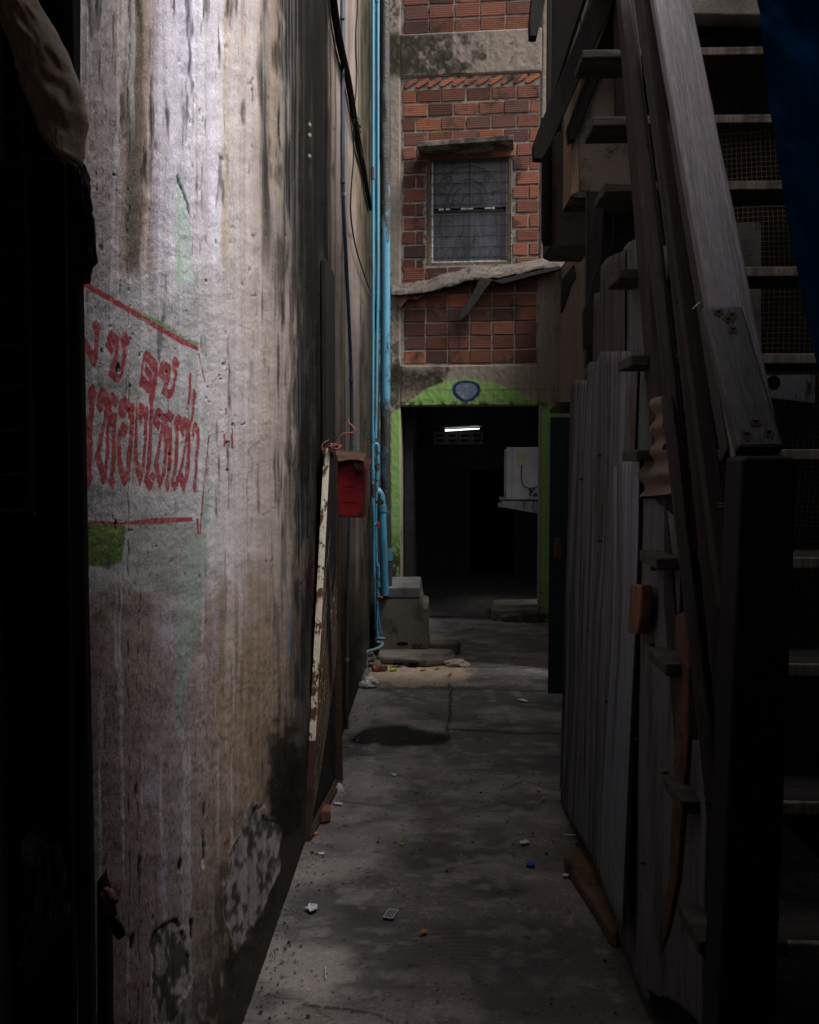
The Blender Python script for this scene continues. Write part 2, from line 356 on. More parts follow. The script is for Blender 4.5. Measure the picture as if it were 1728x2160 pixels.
    big = fbm(q/16, p/120, 76, 4); mm_ = (sst(.36, .5, big+np.interp(q, [596, 622, 642, 688, 693], [-.3, -.06, .14, .2, -.4])+np.interp(p, [0, 380, 460, 560, 680, 760, 860, 1000, 1300], [.10, .08, -.02, -.12, -.02, .0, -.08, -.02, -.16])))
    mx(mm_*.9*np.clip(.72+.9*(st1-.4), .4, 1), blk)
    mx(sst(.56, .72, fbm(q/2.8, p/600, 74, 2))*sst(470, 520, q)*sst(650, 620, q)*.1, white)
    mx(sst(.5, .34, fs)*sst(698, 704, q)*.55, dk*.6); mx(sst(.56, .7, fs)*sst(700, 706, q)*sst(760, 750, q)*.4, lin((160, 148, 140)))
    # right hand strips beyond the dark seam
    mx(sst(2.6, 1.0, np.abs(q-697))*.7*sst(960, 900, p), blk)
    mx(sst(.55, .68, fbm(q/3.5, p/300, 28, 3))*sst(700, 706, q)*.4, dk)
    mx(sst(.5, .62, fbm(q/4, p/60, 29, 4))*sst(756, 762, q)*.6, blk)
    mx(sst(.5, .7, fbm(q/5, p/60, 30, 4))*sst(700, 720, q)*sst(1100, 1350, p)*.75, blk)
    mx(sst(.6, .75, fbm(q/4, p/80, 31, 4))*sst(740, 762, q)*.4, lin((82, 84, 58)))
    # dirty foot of the wall
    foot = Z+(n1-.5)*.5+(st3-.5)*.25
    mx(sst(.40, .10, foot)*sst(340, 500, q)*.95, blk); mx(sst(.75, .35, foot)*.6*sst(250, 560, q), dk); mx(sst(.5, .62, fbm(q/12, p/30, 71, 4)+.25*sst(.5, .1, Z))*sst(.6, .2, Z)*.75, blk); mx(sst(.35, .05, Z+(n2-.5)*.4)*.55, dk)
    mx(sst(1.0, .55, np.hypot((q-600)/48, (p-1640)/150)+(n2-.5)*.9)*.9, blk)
    mx(sst(1.0, .5, np.hypot((q-470)/26, (p-1900)/120)+(n2-.5)*.9)*.6, blk)
    # lilac lime runs and tan field
    for (cx, cy, rx, ry, s) in ((345, 1840, 12, 90, .5), (320, 1660, 26, 45, .45), (215, 1500, 8, 90, .25), (455, 1330, 10, 110, .3), (350, 1330, 26, 70, .35), (250, 1400, 6, 120, .35)):
        mx(sst(1.1, .3, np.hypot((q-cx)/rx, (p-cy)/ry)+(n2-.5)*.6)*s, lin((170, 165, 184)))
    mx(sst(1.05, .5, np.hypot((q-350)/110, (p-100)/300)+(n1-.5)*.5)*.001, white)
    # grey cement patch below the sign
    d = sdpoly(q, p, [(265, 1090), (420, 1100), (425, 1180), (400, 1240), (360, 1270), (290, 1250), (268, 1200)]); mx(sst(6, -6, d+(n2-.5)*26)*.75, lin((138, 138, 136))*(.8+.4*n3[..., None]))
    # mint green brushing
    d = sdpoly(q, p, [(412, 1130), (440, 1000), (432, 1250), (400, 1430), (372, 1560), (364, 1350), (385, 1230), (362, 1250)]); mx(sst(5, -7, d+(n2-.5)*18)*.7, lin((138, 152, 142)))
    mx(sst(3, 0, sdpoly(q, p, [(372, 372), (384, 380), (392, 420), (402, 520), (408, 600), (372, 600), (368, 480)])+(n2-.5)*6)*.85, lin((176, 190, 184)))
    mx(sst(5, 0, seg(q, p, [(378, 520), (380, 598)])+(n2-.5)*6)*.6, lin((150, 188, 140)))
    mx(sst(2, -1, seg(q, p, [(436, 640), (440, 760), (432, 900), (450, 960), (440, 1100)])-3+(n2-.5)*10)*.25, lin((132, 160, 150)))
    mx(sst(6, 0, seg(q, p, [(205, 1700), (208, 1850)])-5+(n2-.5)*8)*.6, lin((118, 138, 124)))
    d = seg(q, p, [(280, 655), (330, 680), (412, 730)]); mx(sst(10, 1, d+(n3-.5)*12)*sst(-1, 1, (q-178)*.588+592-p)*.85, lin((98, 130, 68)))
    d = sdpoly(q, p, [(170, 1104), (264, 1106), (262, 1150), (258, 1186), (230, 1196), (170, 1192)]); mx(sst(3, -3, d+(n2-.5)*8)*.92, lin((84, 104, 42))*(.55+.8*n2[..., None]))
    mx(sst(3, -2, seg(q, p, [(235, 1110), (228, 1200)])-2+(n2-.5)*9)*.8, lin((72, 72, 78)))
    mx(sst(5, 1, seg(q, p, [(280, 1104), (360, 1106)])+(n3-.5)*8)*.6, lin((98, 130, 68)))
    mx(sst(4, -2, seg(q, p, [(205, 1300), (228, 1310)])-6+(n2-.5)*14)*.5, lin((70, 84, 44)))
    # blue brush mark
    mx(sst(1.5, -.5, seg(q, p, [(603, 1170), (608, 1290)])-1.0+(n3-.5)*2)*.55, lin((92, 116, 138))); mx(sst(2, -1, seg(q, p, [(609, 1300), (609, 1385)])-2.6+(n3-.5)*3)*.7, lin((92, 116, 138)))
    # crack lines, pock marks and holes
    h = (n2-.5)*.0014+(fbm(q/7, p/9, 40, 3)-.5)*.0008+(n1-.5)*.006
    wv = (fbm(p/40, q*0, 41, 3)-.5)*16
    ck = np.abs(q-272-wv*.5); cm = sst(1.8, .5, ck)*sst(.42, .55, fbm(p/35, q*0+3, 42, 3)); mx(cm*.85, blk); h = h-cm*.004
    ck = np.abs(q-292-wv*.7-p*.0); cm = sst(1.5, .5, ck)*sst(.5, .6, fbm(p/30, q*0+9, 43, 3))*sst(1150, 1250, p); mx(cm*.8, blk); h = h-cm*.003
    pk = sst(.86, .93, vn(q/7, p/16, 44)*.7+fbm(q/5, p/8, 45, 3)*.42); pk = pk*sst(.35, .6, n1); rz = np.maximum(sst(300, 250, q)*.6, sst(1150, 1500, p)); mx(sst(.60, .72, fbm(q/4, p/9, 72, 3)+.06*rz)*.4*rz, dk*.6); mx(pk*.5, blk*.8); h = h-pk*.003
    for (cx, cy, rx, ry) in ((272, 212, 3.5, 26), (248, 780, 5, 16), (432, 1710, 3, 16), (430, 1790, 4, 34), (288, 1670, 4, 18), (380, 1826, 5, 14), (405, 1960, 4, 24), (280, 1990, 5, 20), (245, 1110, 3, 12), (293, 1830, 4, 30)):
        m = sst(1.15, .7, np.hypot((q-cx)/rx, (p-cy)/ry)+(n3-.5)*.9); mx(m*.95, blk*.5); h = h-m*.005
    mx(sst(1.1, .6, np.hypot((q-430)/3, (p-1760)/18)+(n3-.5)*.8)*.8, lin((132, 70, 40))); mx(sst(1.1, .6, np.hypot((q-429)/4, (p-1822)/14)+(n3-.5)*.8)*.8, lin((196, 168, 150)))
    e = seg(q, p, [(372, 372), (380, 390), (388, 410), (396, 432), (400, 455)]); m = sst(3.5, 1, e+(n3-.5)*5); mx(m*.8, lin((54, 70, 48))); h = h-m*.003
    # peeled plaster
    for pts in ([(520, 1715), (532, 1700), (545, 1690), (556, 1702), (566, 1722), (584, 1726), (590, 1770), (578, 1860), (560, 1900), (540, 1930), (520, 1965), (498, 2000), (480, 1955), (474, 1890), (482, 1800), (500, 1760)],
                [(322, 1975), (345, 1946), (372, 1936), (388, 1950), (402, 2000), (398, 2060), (380, 2110), (372, 2158), (322, 2158), (318, 2050)]):
        d = sdpoly(q, p, pts)+(fbm(q/24, p/40, 90, 5)-.5)*34+(n3-.5)*5-sst(1900, 1990, p)*0
        m = sst(1.5, -1.5, d); mx(m*.9, lin((148, 141, 139))*(.55+.5*st1+.55*(n2-.15))[..., None]); rim = sst(2.6, .5, np.abs(d-1.4))*sst(.42, .6, n1*.6+n2*.4); mx(rim*.45, lin((186, 178, 168))); mx(m*sst(.5, .7, st2)*.4, dk)
        mx(sst(3.5, 1, np.abs(d+3))*.3*sst(.45, .6, n3), blk); h = h-m*.0045+rim*.0015; mx(m*sst(.50, .62, fbm(q/10, p/22, 91, 4)+.12*sst(1880, 2000, p)+.1*sst(560, 600, q))*.8, blk)
    for yy in (262, 284, 328): mx(sst(3.2, 1.5, np.hypot(q-654, (p-yy)))*.95, lin((190, 188, 180)))
    mx(sst(.93, .97, vn(q/3, p/3, 50))*.15*sst(620, 560, q), white)
    return C, h
# lettering
def rg(ox, oy, s, pts): return [(ox+x/s, oy+y/s) for x, y in pts]
A_ = lambda P: rg(170, 640, 10.78, P); B_ = lambda P: rg(280, 720, 10.78, P); C_ = lambda P: rg(170, 800, 8.62, P); D_ = lambda P: rg(280, 820, 8.625, P)
LET = [A_([(90,770),(130,820),(180,920),(250,1050),(295,1075),(305,1050),(315,900),(300,680),(262,520),(300,420),(345,370),(400,420),(450,510),(455,550),(420,650),(400,800),(390,1000),(385,1230),(330,1440),(295,1460),(230,1340),(160,1210),(110,1120),(90,1080)]),
 A_([(690,600),(780,700),(860,760),(855,1000),(775,1030),(655,830),(740,1040),(680,1180),(560,970),(600,780),(630,660)]),
 A_([(775,1000),(855,980),(850,1080),(830,1240),(795,1450),(780,1570),(850,1680),(900,1640),(905,1420),(930,1200),(955,1030),(900,930),(905,830),(940,690),(1010,640),(1070,720),(1105,800),(1150,770),(1110,900),(1080,980),(1015,915),(1065,1060),(1030,1200),(1005,1350),(970,1530),(920,1710),(840,1800),(760,1770),(720,1720),(610,1620),(660,1540),(700,1330),(745,1200)]),
 B_([(310,210),(390,265),(490,380),(570,490),(560,700),(545,900),(510,1130),(460,1340),(450,1400),(370,1400),(370,1250),(410,1050),(450,850),(490,710),(400,620),(310,465),(255,455),(215,420),(250,280)]),
 B_([(290,570),(335,585),(445,725),(430,860),(410,1000),(375,1180),(310,1180),(230,1060),(140,1010),(160,800),(190,560),(215,420),(255,455),(230,600),(225,740),(290,850),(350,905),(370,890),(330,800),(262,690),(260,630)]),
 B_([(690,440),(760,470),(850,535),(848,700),(835,850),(800,950),(775,1070),(790,1105),(850,1090),(900,950),(930,800),(940,750),(890,650),(880,580),(900,460),(950,345),(985,350),(1030,450),(1060,490),(1040,560),(1000,620),(950,550),(975,640),(1000,690),(985,790),(960,900),(940,1060),(900,1220),(850,1290),(790,1305),(680,1200),(630,1170),(640,1120),(690,1040),(745,850),(765,740),(680,660),(700,720),(745,770),(735,850),(690,920),(600,800),(570,770),(600,620),(640,480)]),
 B_([(1310,700),(1330,730),(1320,1050),(1300,1250),(1265,1430),(1240,1460),(1235,1400),(1255,1200),(1270,850),(1290,750)]),
 B_([(1385,1060),(1410,1120),(1440,1190),(1420,1320),(1400,1440),(1362,1440),(1360,1350),(1350,1200),(1355,1120)]),
 C_([(215,70),(260,130),(290,230),(310,230),(280,320),(260,480),(250,650),(235,850),(220,1050),(205,1300),(190,1550),(170,1720),(210,1800),(175,1870),(130,1960),(60,1940),(60,750),(145,720),(170,500),(150,350),(130,260),(160,150)]),
 C_([(400,140),(450,180),(525,270),(525,420),(505,600),(480,800),(440,1000),(400,1180),(350,1350),(385,1480),(425,1610),(400,1900),(370,1880),(320,1680),(245,1420),(290,1290),(340,1080),(400,880),(440,700),(455,470),(380,375),(440,480),(400,600),(360,600),(285,480),(310,350),(345,220)]),
 C_([(425,1610),(445,1450),(465,1250),(480,1050),(500,820),(555,830),(540,1050),(525,1280),(500,1450),(480,1640),(440,1880),(400,1930),(385,1850)]),
 C_([(600,230),(640,290),(695,330),(690,430),(645,530),(585,460),(570,560),(600,610),(680,610),(665,800),(655,1050),(645,1350),(630,1650),(585,1780),(640,1860),(585,2010),(545,1960),(500,1850),(545,1750),(560,1500),(580,1200),(595,900),(555,840),(500,850),(515,600),(530,350),(560,260)]),
 C_([(810,290),(860,370),(930,440),(970,430),(970,650),(955,900),(935,1250),(910,1550),(895,1780),(800,1960),(760,1930),(700,1700),(670,1450),(665,1200),(690,1000),(730,850),(775,765),(820,810),(855,860),(840,980),(810,1070),(745,1020),(735,1150),(740,1400),(770,1600),(830,1710),(840,1500),(865,1250),(880,950),(900,650),(820,570),(760,490),(780,560),(820,630),(790,710),(740,700),(695,620),(710,480),(745,350)]),
 D_([(75,240),(78,400),(70,800),(75,1050),(100,1300),(150,1480),(170,1300),(190,1000),(196,560),(140,465),(165,540),(186,575),(140,640),(90,540),(95,380),(125,260),(155,245),(230,330),(270,320),(265,600),(255,800),(235,1150),(215,1500),(150,1770),(125,1760),(60,1550),(25,1250),(22,900),(40,600),(50,350)]),
 D_([(310,60),(390,60),(360,250),(360,500),(350,800),(330,1200),(310,1500),(285,1620),(350,1710),(380,1680),(300,1600),(360,1505),(420,1600),(350,1800),(300,1870),(260,1820),(205,1680),(240,1550),(265,1300),(285,900),(300,400)]),
 D_([(440,340),(490,360),(540,450),(600,450),(650,390),(690,420),(735,490),(755,460),(730,560),(700,615),(645,590),(640,650),(690,720),(725,700),(715,850),(705,1150),(690,1450),(650,1650),(685,1770),(640,1890),(580,1720),(620,1600),(630,1350),(645,1050),(640,930),(610,900),(590,1000),(560,860),(580,650),(590,580),(540,580),(440,520),(510,620),(470,770),(365,620),(390,450)]),
 D_([(525,600),(590,580),(560,750),(520,950),(480,1170),(450,1320),(510,1620),(540,1500),(565,1200),(570,850),(640,900),(610,1250),(590,1550),(530,1720),(485,1830),(450,1700),(410,1500),(370,1390),(410,1200),(460,1020),(500,800)]),
 D_([(820,450),(860,480),(895,520),(880,640),(840,680),(840,850),(820,1000),(815,1250),(790,1540),(750,1620),(775,1750),(800,1570),(845,1680),(830,1760),(770,1870),(720,1780),(700,1650),(740,1480),(755,1250),(770,1000),(785,800),(755,650),(780,520)]),
 D_([(930,495),(980,540),(1025,580),(1020,680),(1060,560),(1085,300),(1115,300),(1100,560),(1050,750),(1045,850),(1000,960),(960,900),(970,770),(900,690),(960,780),(915,880),(850,740),(880,620)]),
 D_([(960,900),(1000,960),(960,1150),(920,1400),(900,1500),(960,1650),(1000,1650),(940,1890),(900,1830),(820,1600),(880,1350),(920,1150)]),
 D_([(1000,850),(1045,800),(1055,1000),(1045,1300),(1020,1550),(1000,1680),(955,1650),(975,1400),(990,1150),(1000,960)]),
 D_([(1095,60),(1150,70),(1140,180),(1110,320),(1085,320),(1085,200)]),
 D_([(1140,600),(1180,640),(1225,730),(1220,900),(1205,1150),(1180,1450),(1160,1650),(1165,1780),(1140,1910),(1095,1800),(1120,1650),(1145,1350),(1160,1050),(1170,830),(1120,750),(1130,830),(1105,910),(1080,860),(1085,760),(1110,640)]),
]
BORD = [[(165, 584), (230, 622), (300, 665), (360, 700), (418, 732), (419, 740), (380, 724), (330, 694), (290, 671), (240, 640), (165, 598)],
        [(165, 1099), (260, 1101), (330, 1093), (405, 1091), (406, 1100), (380, 1101), (300, 1106), (240, 1106), (165, 1104)],
        [(419, 745), (420.6, 745), (433, 806), (431.4, 806)], [(441, 918), (442.6, 920), (433, 1010), (419.5, 1170), (417.5, 1168), (429, 1040)],
        [(415, 1095), (418.5, 1093), (419.5, 1115), (418, 1140), (416.5, 1120)],
        [(470, 915), (474, 914), (474, 942), (471, 943)], [(485, 918), (488, 913), (492, 946), (488, 944)], [(474, 862), (477, 860), (478, 872), (475, 874)]]
qv = np.concatenate([np.arange(100, 172, 2.5), np.arange(172, 446, 1.25), np.arange(446, 800.1, 2.0)])
Yc = np.array([AX(float(v), 960, WX).y for v in qv]); zc = np.concatenate([np.arange(-.01, 1.33, .0046), np.arange(1.33, 1.95, .0016), np.arange(1.95, 3.3, .0048), np.arange(3.3, 7.6, .06)])
WY, WZ = np.meshgrid(Yc, zc, indexing='ij'); C, h = wall_fields(WY, WZ)
iy = slice(0, int((qv < 500).sum())); iz = slice(int((zc < 1.33).sum()), int((zc < 1.97).sum()))
sy, sz = WY[iy, iz], WZ[iy, iz]; Q, Pp = topix(np.full_like(sy, WX), sy, sz)
sd_ = np.full(Q.shape, 1e9)
wq = Q+(vn(Q/3, Pp/3, 81)-.5)*.6; wp_ = Pp+(vn(Q/3, Pp/4, 82)-.5)*.7
for P in LET+BORD:
    xs = [a for a, b in P]; ys = [b for a, b in P]; mk = (Q > min(xs)-4) & (Q < max(xs)+4) & (Pp > min(ys)-4) & (Pp < max(ys)+4)
    if mk.any(): sd_[mk] = np.minimum(sd_[mk], sdpoly(wq[mk], wp_[mk], P))
wear = fbm(Q/5, Pp/8, 83, 4); brush = fbm(Q/14, Pp/2.2, 84, 2)
mk = sst(1.05, -.05, sd_)*np.clip(1.02-.34*sst(.56, .74, wear)-.10*sst(.5, .8, brush), 0, 1)*.96
redc = lin((138, 58, 62))*(.78+.3*wear+.18*brush)[..., None]
C[iy, iz] = C[iy, iz]*(1-mk[..., None])+redc*mk[..., None]
wall_t = thing('plaster_wall', (WX-.1, 4, 0), 'tall weathered plaster wall painted with faded red lettering along the left of the alley', 'wall')
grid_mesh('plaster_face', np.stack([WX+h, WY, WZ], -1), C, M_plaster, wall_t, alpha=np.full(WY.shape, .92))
m = MB(); m.box(WX-.35, WX-.012, -3, 7.45, 0, 7.6); m.build('wall_core', M_conc, wall_t)

# ================================================================== BACK BUILDING
BA = R(4.8); P0 = AZ(1140, 1312); BU = Vector((math.cos(BA), -math.sin(BA), 0)); BN = Vector((-math.sin(BA), -math.cos(BA), 0))
def Bw(u, w_, z): return P0+BU*u+BN*w_+Vector((0, 0, z))
def Bi(px, py, off=0.0):
    d = ray(px, py); t = ((P0-CAMLOC).dot(BN)+off)/d.dot(BN); v = CAMLOC+d*t-P0; return v.dot(BU), v.z
def Bp(px, py, off=0.0): u, z = Bi(px, py, off); return Bw(u, off, z)
bb = thing('brick_building', Bw(-.6, -.1, 0), 'brick and concrete house closing the end of the alley above a green doorway', 'building')
uL = Bi(700, 700)[0]; uR = Bi(1330, 700)[0]
_, zl = Bi(990, 856); uj0 = Bi(848, 1000)[0]; uj1 = Bi(1140, 1000)[0]
ub0 = Bi(845, 500)[0]; ub1 = Bi(1140, 500)[0]
zb = [Bi(990, y)[1] for y in (770, 157, 66, -120)]     # top of the lintel beam, underside and top of upper beam
uw0, zw0 = Bi(908, 553); uw1, zw1 = Bi(1073, 330)
# masonry frame with facade grid texture
def slab(mb, u0, u1, z0, z1, w0=-.2, w1=0.0): mb.box(u0, u1, w0, w1, z0, z1, T=lambda a, b, c: Bw(a, b, c))
m = MB()
slab(m, uL, ub0, 0, 7.5); m.build('concrete_pillar', M_conc, bb)
m = MB(); slab(m, ub1, uR, 0, 7.5); m.build('concrete_pillar', M_conc, bb)
for za_, zc2 in ((zl, zb[0]), (zb[1], zb[2]), (zb[3], 7.5)):
    m = MB(); slab(m, ub0+.002, ub1-.002, za_, zc2, -.2, .004); m.build('concrete_beam', M_conc, bb)
# dirt streaked facing laid over pillars and beams (a thin render coat)
def coat_fields(q, p):
    n1 = fbm(q/30, p/30, 61, 4); n2 = fbm(q/8, p/10, 62, 4); st = fbm(q/5, p/120, 63, 3); n3 = fbm(q/3, p/3, 64, 2)
    C = np.ones(q.shape+(3,))*lin((130, 120, 110)); C = C*(.75+.5*st+.3*(n2-.5))[..., None]
    def mx(mask, c): nonlocal C; C = C*(1-mask[..., None])+np.asarray(c)*mask[..., None]
    moss = lin((38, 37, 29))
    mx(sst(.42, .6, n1*.6+n2*.4+np.interp(q, [830, 960, 1060], [.2, .1, -.2]))*sst(172, 150, p+(n2-.5)*14)*sst(58, 80, p)*.92, moss)
    mx(sst(.40, .6, n1*.6+n2*.4+np.interp(q, [830, 930, 990], [.25, .1, -.5]))*sst(755, 790, p+(n1-.5)*60)*sst(860, 800, p)*.93, moss)
    mx(sst(.5, .62, n2+np.interp(p, [540, 640, 760], [-.3, .0, .12]))*sst(846, 838, q)*.7, moss)
    mx(sst(.5, .6, n2)*sst(100, 40, p)*sst(850, 840, q)*.8, moss)
    mx(sst(.52, .66, n2)*.35, lin((100, 92, 82))); mx(sst(.6, .72, n1)*.4*sst(1150, 1180, q), lin((96, 88, 80)))
    g = lin((122, 156, 90))*(.82+.3*st+.2*(n2-.5))[..., None]
    # green painted arch and jambs
    arch = sdpoly(q, p, [(826, 872), (850, 856), (900, 820), (940, 804), (985, 798), (1040, 806), (1085, 822), (1120, 838), (1142, 848), (1160, 852), (1178, 870), (1183, 880), (1183, 1400), (1143, 1400), (1143, 856), (850, 864), (852, 1400), (826, 1400)])
    lo = sst(1310, 1130, p-90*sst(1100, 1140, q)+(n2-.5)*80+(n1-.5)*60)
    gm = sst(2, -2, arch+(n3-.5)*3); C = C*(1-gm[..., None])+(g*lo[..., None]+(lin((70, 64, 54))*(.5+n2[..., None]))*(1-lo[..., None]))*gm[..., None]
    mx(sst(.47, .6, n2)*sst(838, 852, p)*sst(868, 856, p)*.85, lin((52, 56, 30)))
    mx(sst(.5, .62, n2+.25*n1)*sst(1090, 1200, p-120*sst(1100, 1140, q))*.9, lin((40, 40, 30)))
    mx(sst(1.5, .4, np.abs(p-822-(n3-.5)*2))*.45, lin((50, 52, 40))); mx(sst(1.4, .4, np.abs(q-1041))*sst(822, 826, p)*.4*sst(858, 850, p), lin((50, 60, 36)))
    mx(sst(1.6, .4, seg(q, p, [(848, 1090), (862, 1089)]))*.6, moss)
    r = np.hypot((q-984)/31, (p-824-(np.abs(q-984)*.05))/23.5)+.06*np.sin(np.arctan2(p-824, q-984)*3)+(n3-.5)*.06
    mx(sst(1.0, .94, r), lin((34, 44, 84))); mx(sst(.76, .70, r), lin((98, 112, 126))*(.8+.4*n2[..., None])); mx(sst(.70, .6, r)*sst(.6, .7, n2+sst(820, 845, p)*.15)*.5, lin((170, 160, 150)))
    return C, (n2-.5)*.006+(n3-.5)*.002
def coat(u0, u1, z0, z1, w0=.006, step=.008):
    us = np.linspace(u0, u1, max(2, int((u1-u0)/step))); zs = np.linspace(z0, z1, max(2, int((z1-z0)/step)))
    U, Z = np.meshgrid(us, zs, indexing='ij')
    X = P0.x+BU.x*U+BN.x*w0; Y = P0.y+BU.y*U+BN.y*w0; q, p = topix(X, Y, Z); C, h = coat_fields(q, p)
    e = np.minimum(np.minimum(U-u0, u1-U), np.minimum(Z-z0, z1-Z)); h = h*sst(0, .02, e)-.009*sst(.004, 0, e)
    grid_mesh('render_coat', np.stack([X+BN.x*h, Y+BN.y*h, Z], -1)[::-1], C[::-1], M_coat, bb, alpha=np.full(U.shape, .92))
M_coat = wallmat('render_coat', speck=.22, streaks=False)
coat(uL, ub0, 0, 6.2); coat(ub1, Bi(1200, 500)[0], 0, 6.2); coat(ub0, ub1, zl, zb[0], .010); coat(ub0, ub1, zb[1], zb[2], .010)
# brick panels
M_brick = grime('red_clay_brick', (1, 1, 1), LC(104, 88, 78), LC(40, 30, 27), s1=9, s2=4, t2=(.60, .70), t3=(.50, .68), st=(1, 1, 1), attr=True, bump=.5, bscale=60, fine=.22)
nt_, b_, N_, L_ = nodes(M_brick)
wv_ = N_.new('ShaderNodeTexWave'); wv_.wave_type = 'BANDS'; wv_.bands_direction = 'Z'; wv_.inputs['Scale'].default_value = 17; wv_.inputs['Distortion'].default_value = .6; L_.new(N_.new('ShaderNodeTexCoord').outputs['Object'], wv_.inputs['Vector'])
bw_ = N_.new('ShaderNodeBump'); bw_.inputs['Strength'].default_value = .22; bw_.inputs['Distance'].default_value = .004; L_.new(wv_.outputs['Fac'], bw_.inputs['Height'])
L_.new(b_.inputs['Normal'].links[0].from_socket, bw_.inputs['Normal']); L_.new(bw_.outputs[0], b_.inputs['Normal'])
M_mortar = grime('grey_mortar', LC(126, 119, 112), LC(96, 90, 84), LC(50, 46, 43), s1=10, s2=20, bump=.8, bscale=50)
bh = .1205; 
def bricks(name, rows, panel):
    m = MB(); mo = MB()
    u0, u1, z0, z1 = panel; slab(mo, u0, u1, z0, z1, -.19, -.010)
    for (z, hgt, us, sk) in rows:
        for (a, b) in us:
            c = random.choice([(136, 84, 64), (126, 74, 58), (140, 88, 66), (116, 70, 58), (100, 64, 56), (144, 86, 60), (128, 78, 62), (92, 62, 54)])
            k = random.uniform(.48, .76)*(1 if (a > -1.0 or random.random() < .5) else .55); c = lin(c)*k*float(np.clip(.62+.9*(.5+.5*pnoise(Vector((a*1.6, z*1.1, 2)))), .35, 1.15))
            m.cc = (*c, 1); j = lambda: random.uniform(-.004, .004)
            w1 = random.uniform(-.006, .002)
            p = [(a+j(), -.02, z+j()), (b+j(), -.02, z+j()), (b+j(), w1-.0, z+j()), (a+j(), w1, z+j())]
            zt = z+hgt
            q8 = [Bw(a+j(), -.03, z+sk*a+j()), Bw(b+j(), -.03, z+sk*b+j()), Bw(b+j(), w1+random.uniform(-.002, .002), z+sk*b+j()), Bw(a+j(), w1, z+sk*a+j()),
                  Bw(a+j(), -.03, zt+sk*a+j()), Bw(b+j(), -.03, zt+sk*b+j()), Bw(b+j(), w1, zt+sk*b+j()), Bw(a+j(), w1+random.uniform(-.002, .002), zt+sk*a+j())]
            m.hexa([q8[3], q8[2], q8[1], q8[0], q8[7], q8[6], q8[5], q8[4]])
            # extruded ribs of the hollow clay block
    o = mo.build('mortar_bed', M_mortar, bb); b = m.build(name, M_brick, bb); bev(b, .003, 1); return b
def cut(us, lo, hi): return [(max(a, lo), min(b, hi)) for a, b in us if min(b, hi)-max(a, lo) > .03]
W = (ub1-ub0)
# lower stacked panel: rows from y=770 up to the ledge, 6 columns
rows = []
zr = [Bi(990, y)[1] for y in (766, 740, 737, 710, 708, 681, 679, 652, 650, 624, 622, 600, 598, 572, 570, 548)]
z = Bi(990, 766)[1]; dz = Bi(990, 736.8)[1]-Bi(990, 766)[1]
for r in range(10):
    rows.append((z+.006, dz-.014, [(ub0+.03+(W-.05)*c/6+.005, ub0+.03+(W-.05)*(c+1)/6-.008) for c in range(6)], .0)); z += dz
zmid = z
rows = [r for r in rows if r[0] < Bi(990, 560)[1]]
bricks('lower_brickwork', rows, (ub0, ub1, zb[0], Bi(990, 590)[1]))
# middle running-bond panel around the window
z = Bi(990, 601)[1]; ztop = zb[1]-.10; n = round((ztop-z)/bh); dz = (ztop-z)/n; rows = []; bw = .222
wa, wb = uw0-.035, uw1+.03
for r in range(n):
    off = (r % 2)*bw*.5; us = [(ub0+.03-off+bw*k+.004, ub0+.03-off+bw*(k+1)-.010) for k in range(8)]
    zc_ = z+dz/2
    if zw0-.04 < zc_ < zw1+.05: us = cut(us, ub0+.02, wa-.02*(r % 2)-.01)+cut(us, wb+.01+.02*(r % 2), ub1-.02)
    else: us = cut(us, ub0+.02, ub1-.02)
    rows.append((z+.006, dz-.02, us, .0)); z += dz
# opening in the mortar bed: build as four slabs
m = MB(); zz0 = Bi(990, 589)[1]
slab(m, ub0, ub1, zz0, zw0-.03, -.19, -.010); slab(m, ub0, ub1, zw1+.02, zb[1], -.19, -.010); slab(m, ub0, wa, zw0-.03, zw1+.02, -.19, -.010); slab(m, wb, ub1, zw0-.03, zw1+.02, -.19, -.010)
m.build('mortar_bed', M_mortar, bb)
bricks('middle_brickwork', rows, (ub0+.05, ub0+.051, zz0, zz0+.001))
# soldier course of slanted tiles under the upper beam
m = MB()
for k in range(11):
    a = ub0+.03+k*(W-.06)/11; c = lin(random.choice([(152, 88, 58), (138, 78, 56), (128, 74, 56)])); m.cc = (*c, 1)
    p = [(a, ztop+.012), (a+.022, ztop+.004), (a+.118, ztop+.058), (a+.112, ztop+.088), (a+.012, ztop+.046)]
    m.prism([Bw(u, .004, zq) for u, zq in p], BN*-.05)
bev(m.build('tile_course', M_brick, bb), .002, 1)
# upper panel
z = zb[2]; rows = []
for r in range(13): rows.append((z+.006, .108, [(ub0+.03+.224*c+.005, ub0+.03+.224*(c+1)-.008) for c in range(6)], .0)); z += .1225
bricks('upper_brickwork', [(a, b, cut(c, ub0, ub1), d) for a, b, c, d in rows], (ub0, ub1, zb[2], zb[3]))
# mortar crumbs on the window reveals
m = MB()
for k in range(150):
    side = random.random() < .6; u = (uw0-.05 if side else uw1+.045)+random.uniform(-.022, .022); zz = random.uniform(zw0-.05, zw1+.02); s = random.uniform(.004, .010)
    c = Bw(u, -.012, zz); m.tube([c+Vector((0, 0, -s*.6)), c+Vector((0, -s*.3, 0)), c+Vector((0, 0, s*.6))], [s*.4, s, s*.3], 5)
tag(m.build('mortar_crumbs', M_mortar, bb), kind='stuff')
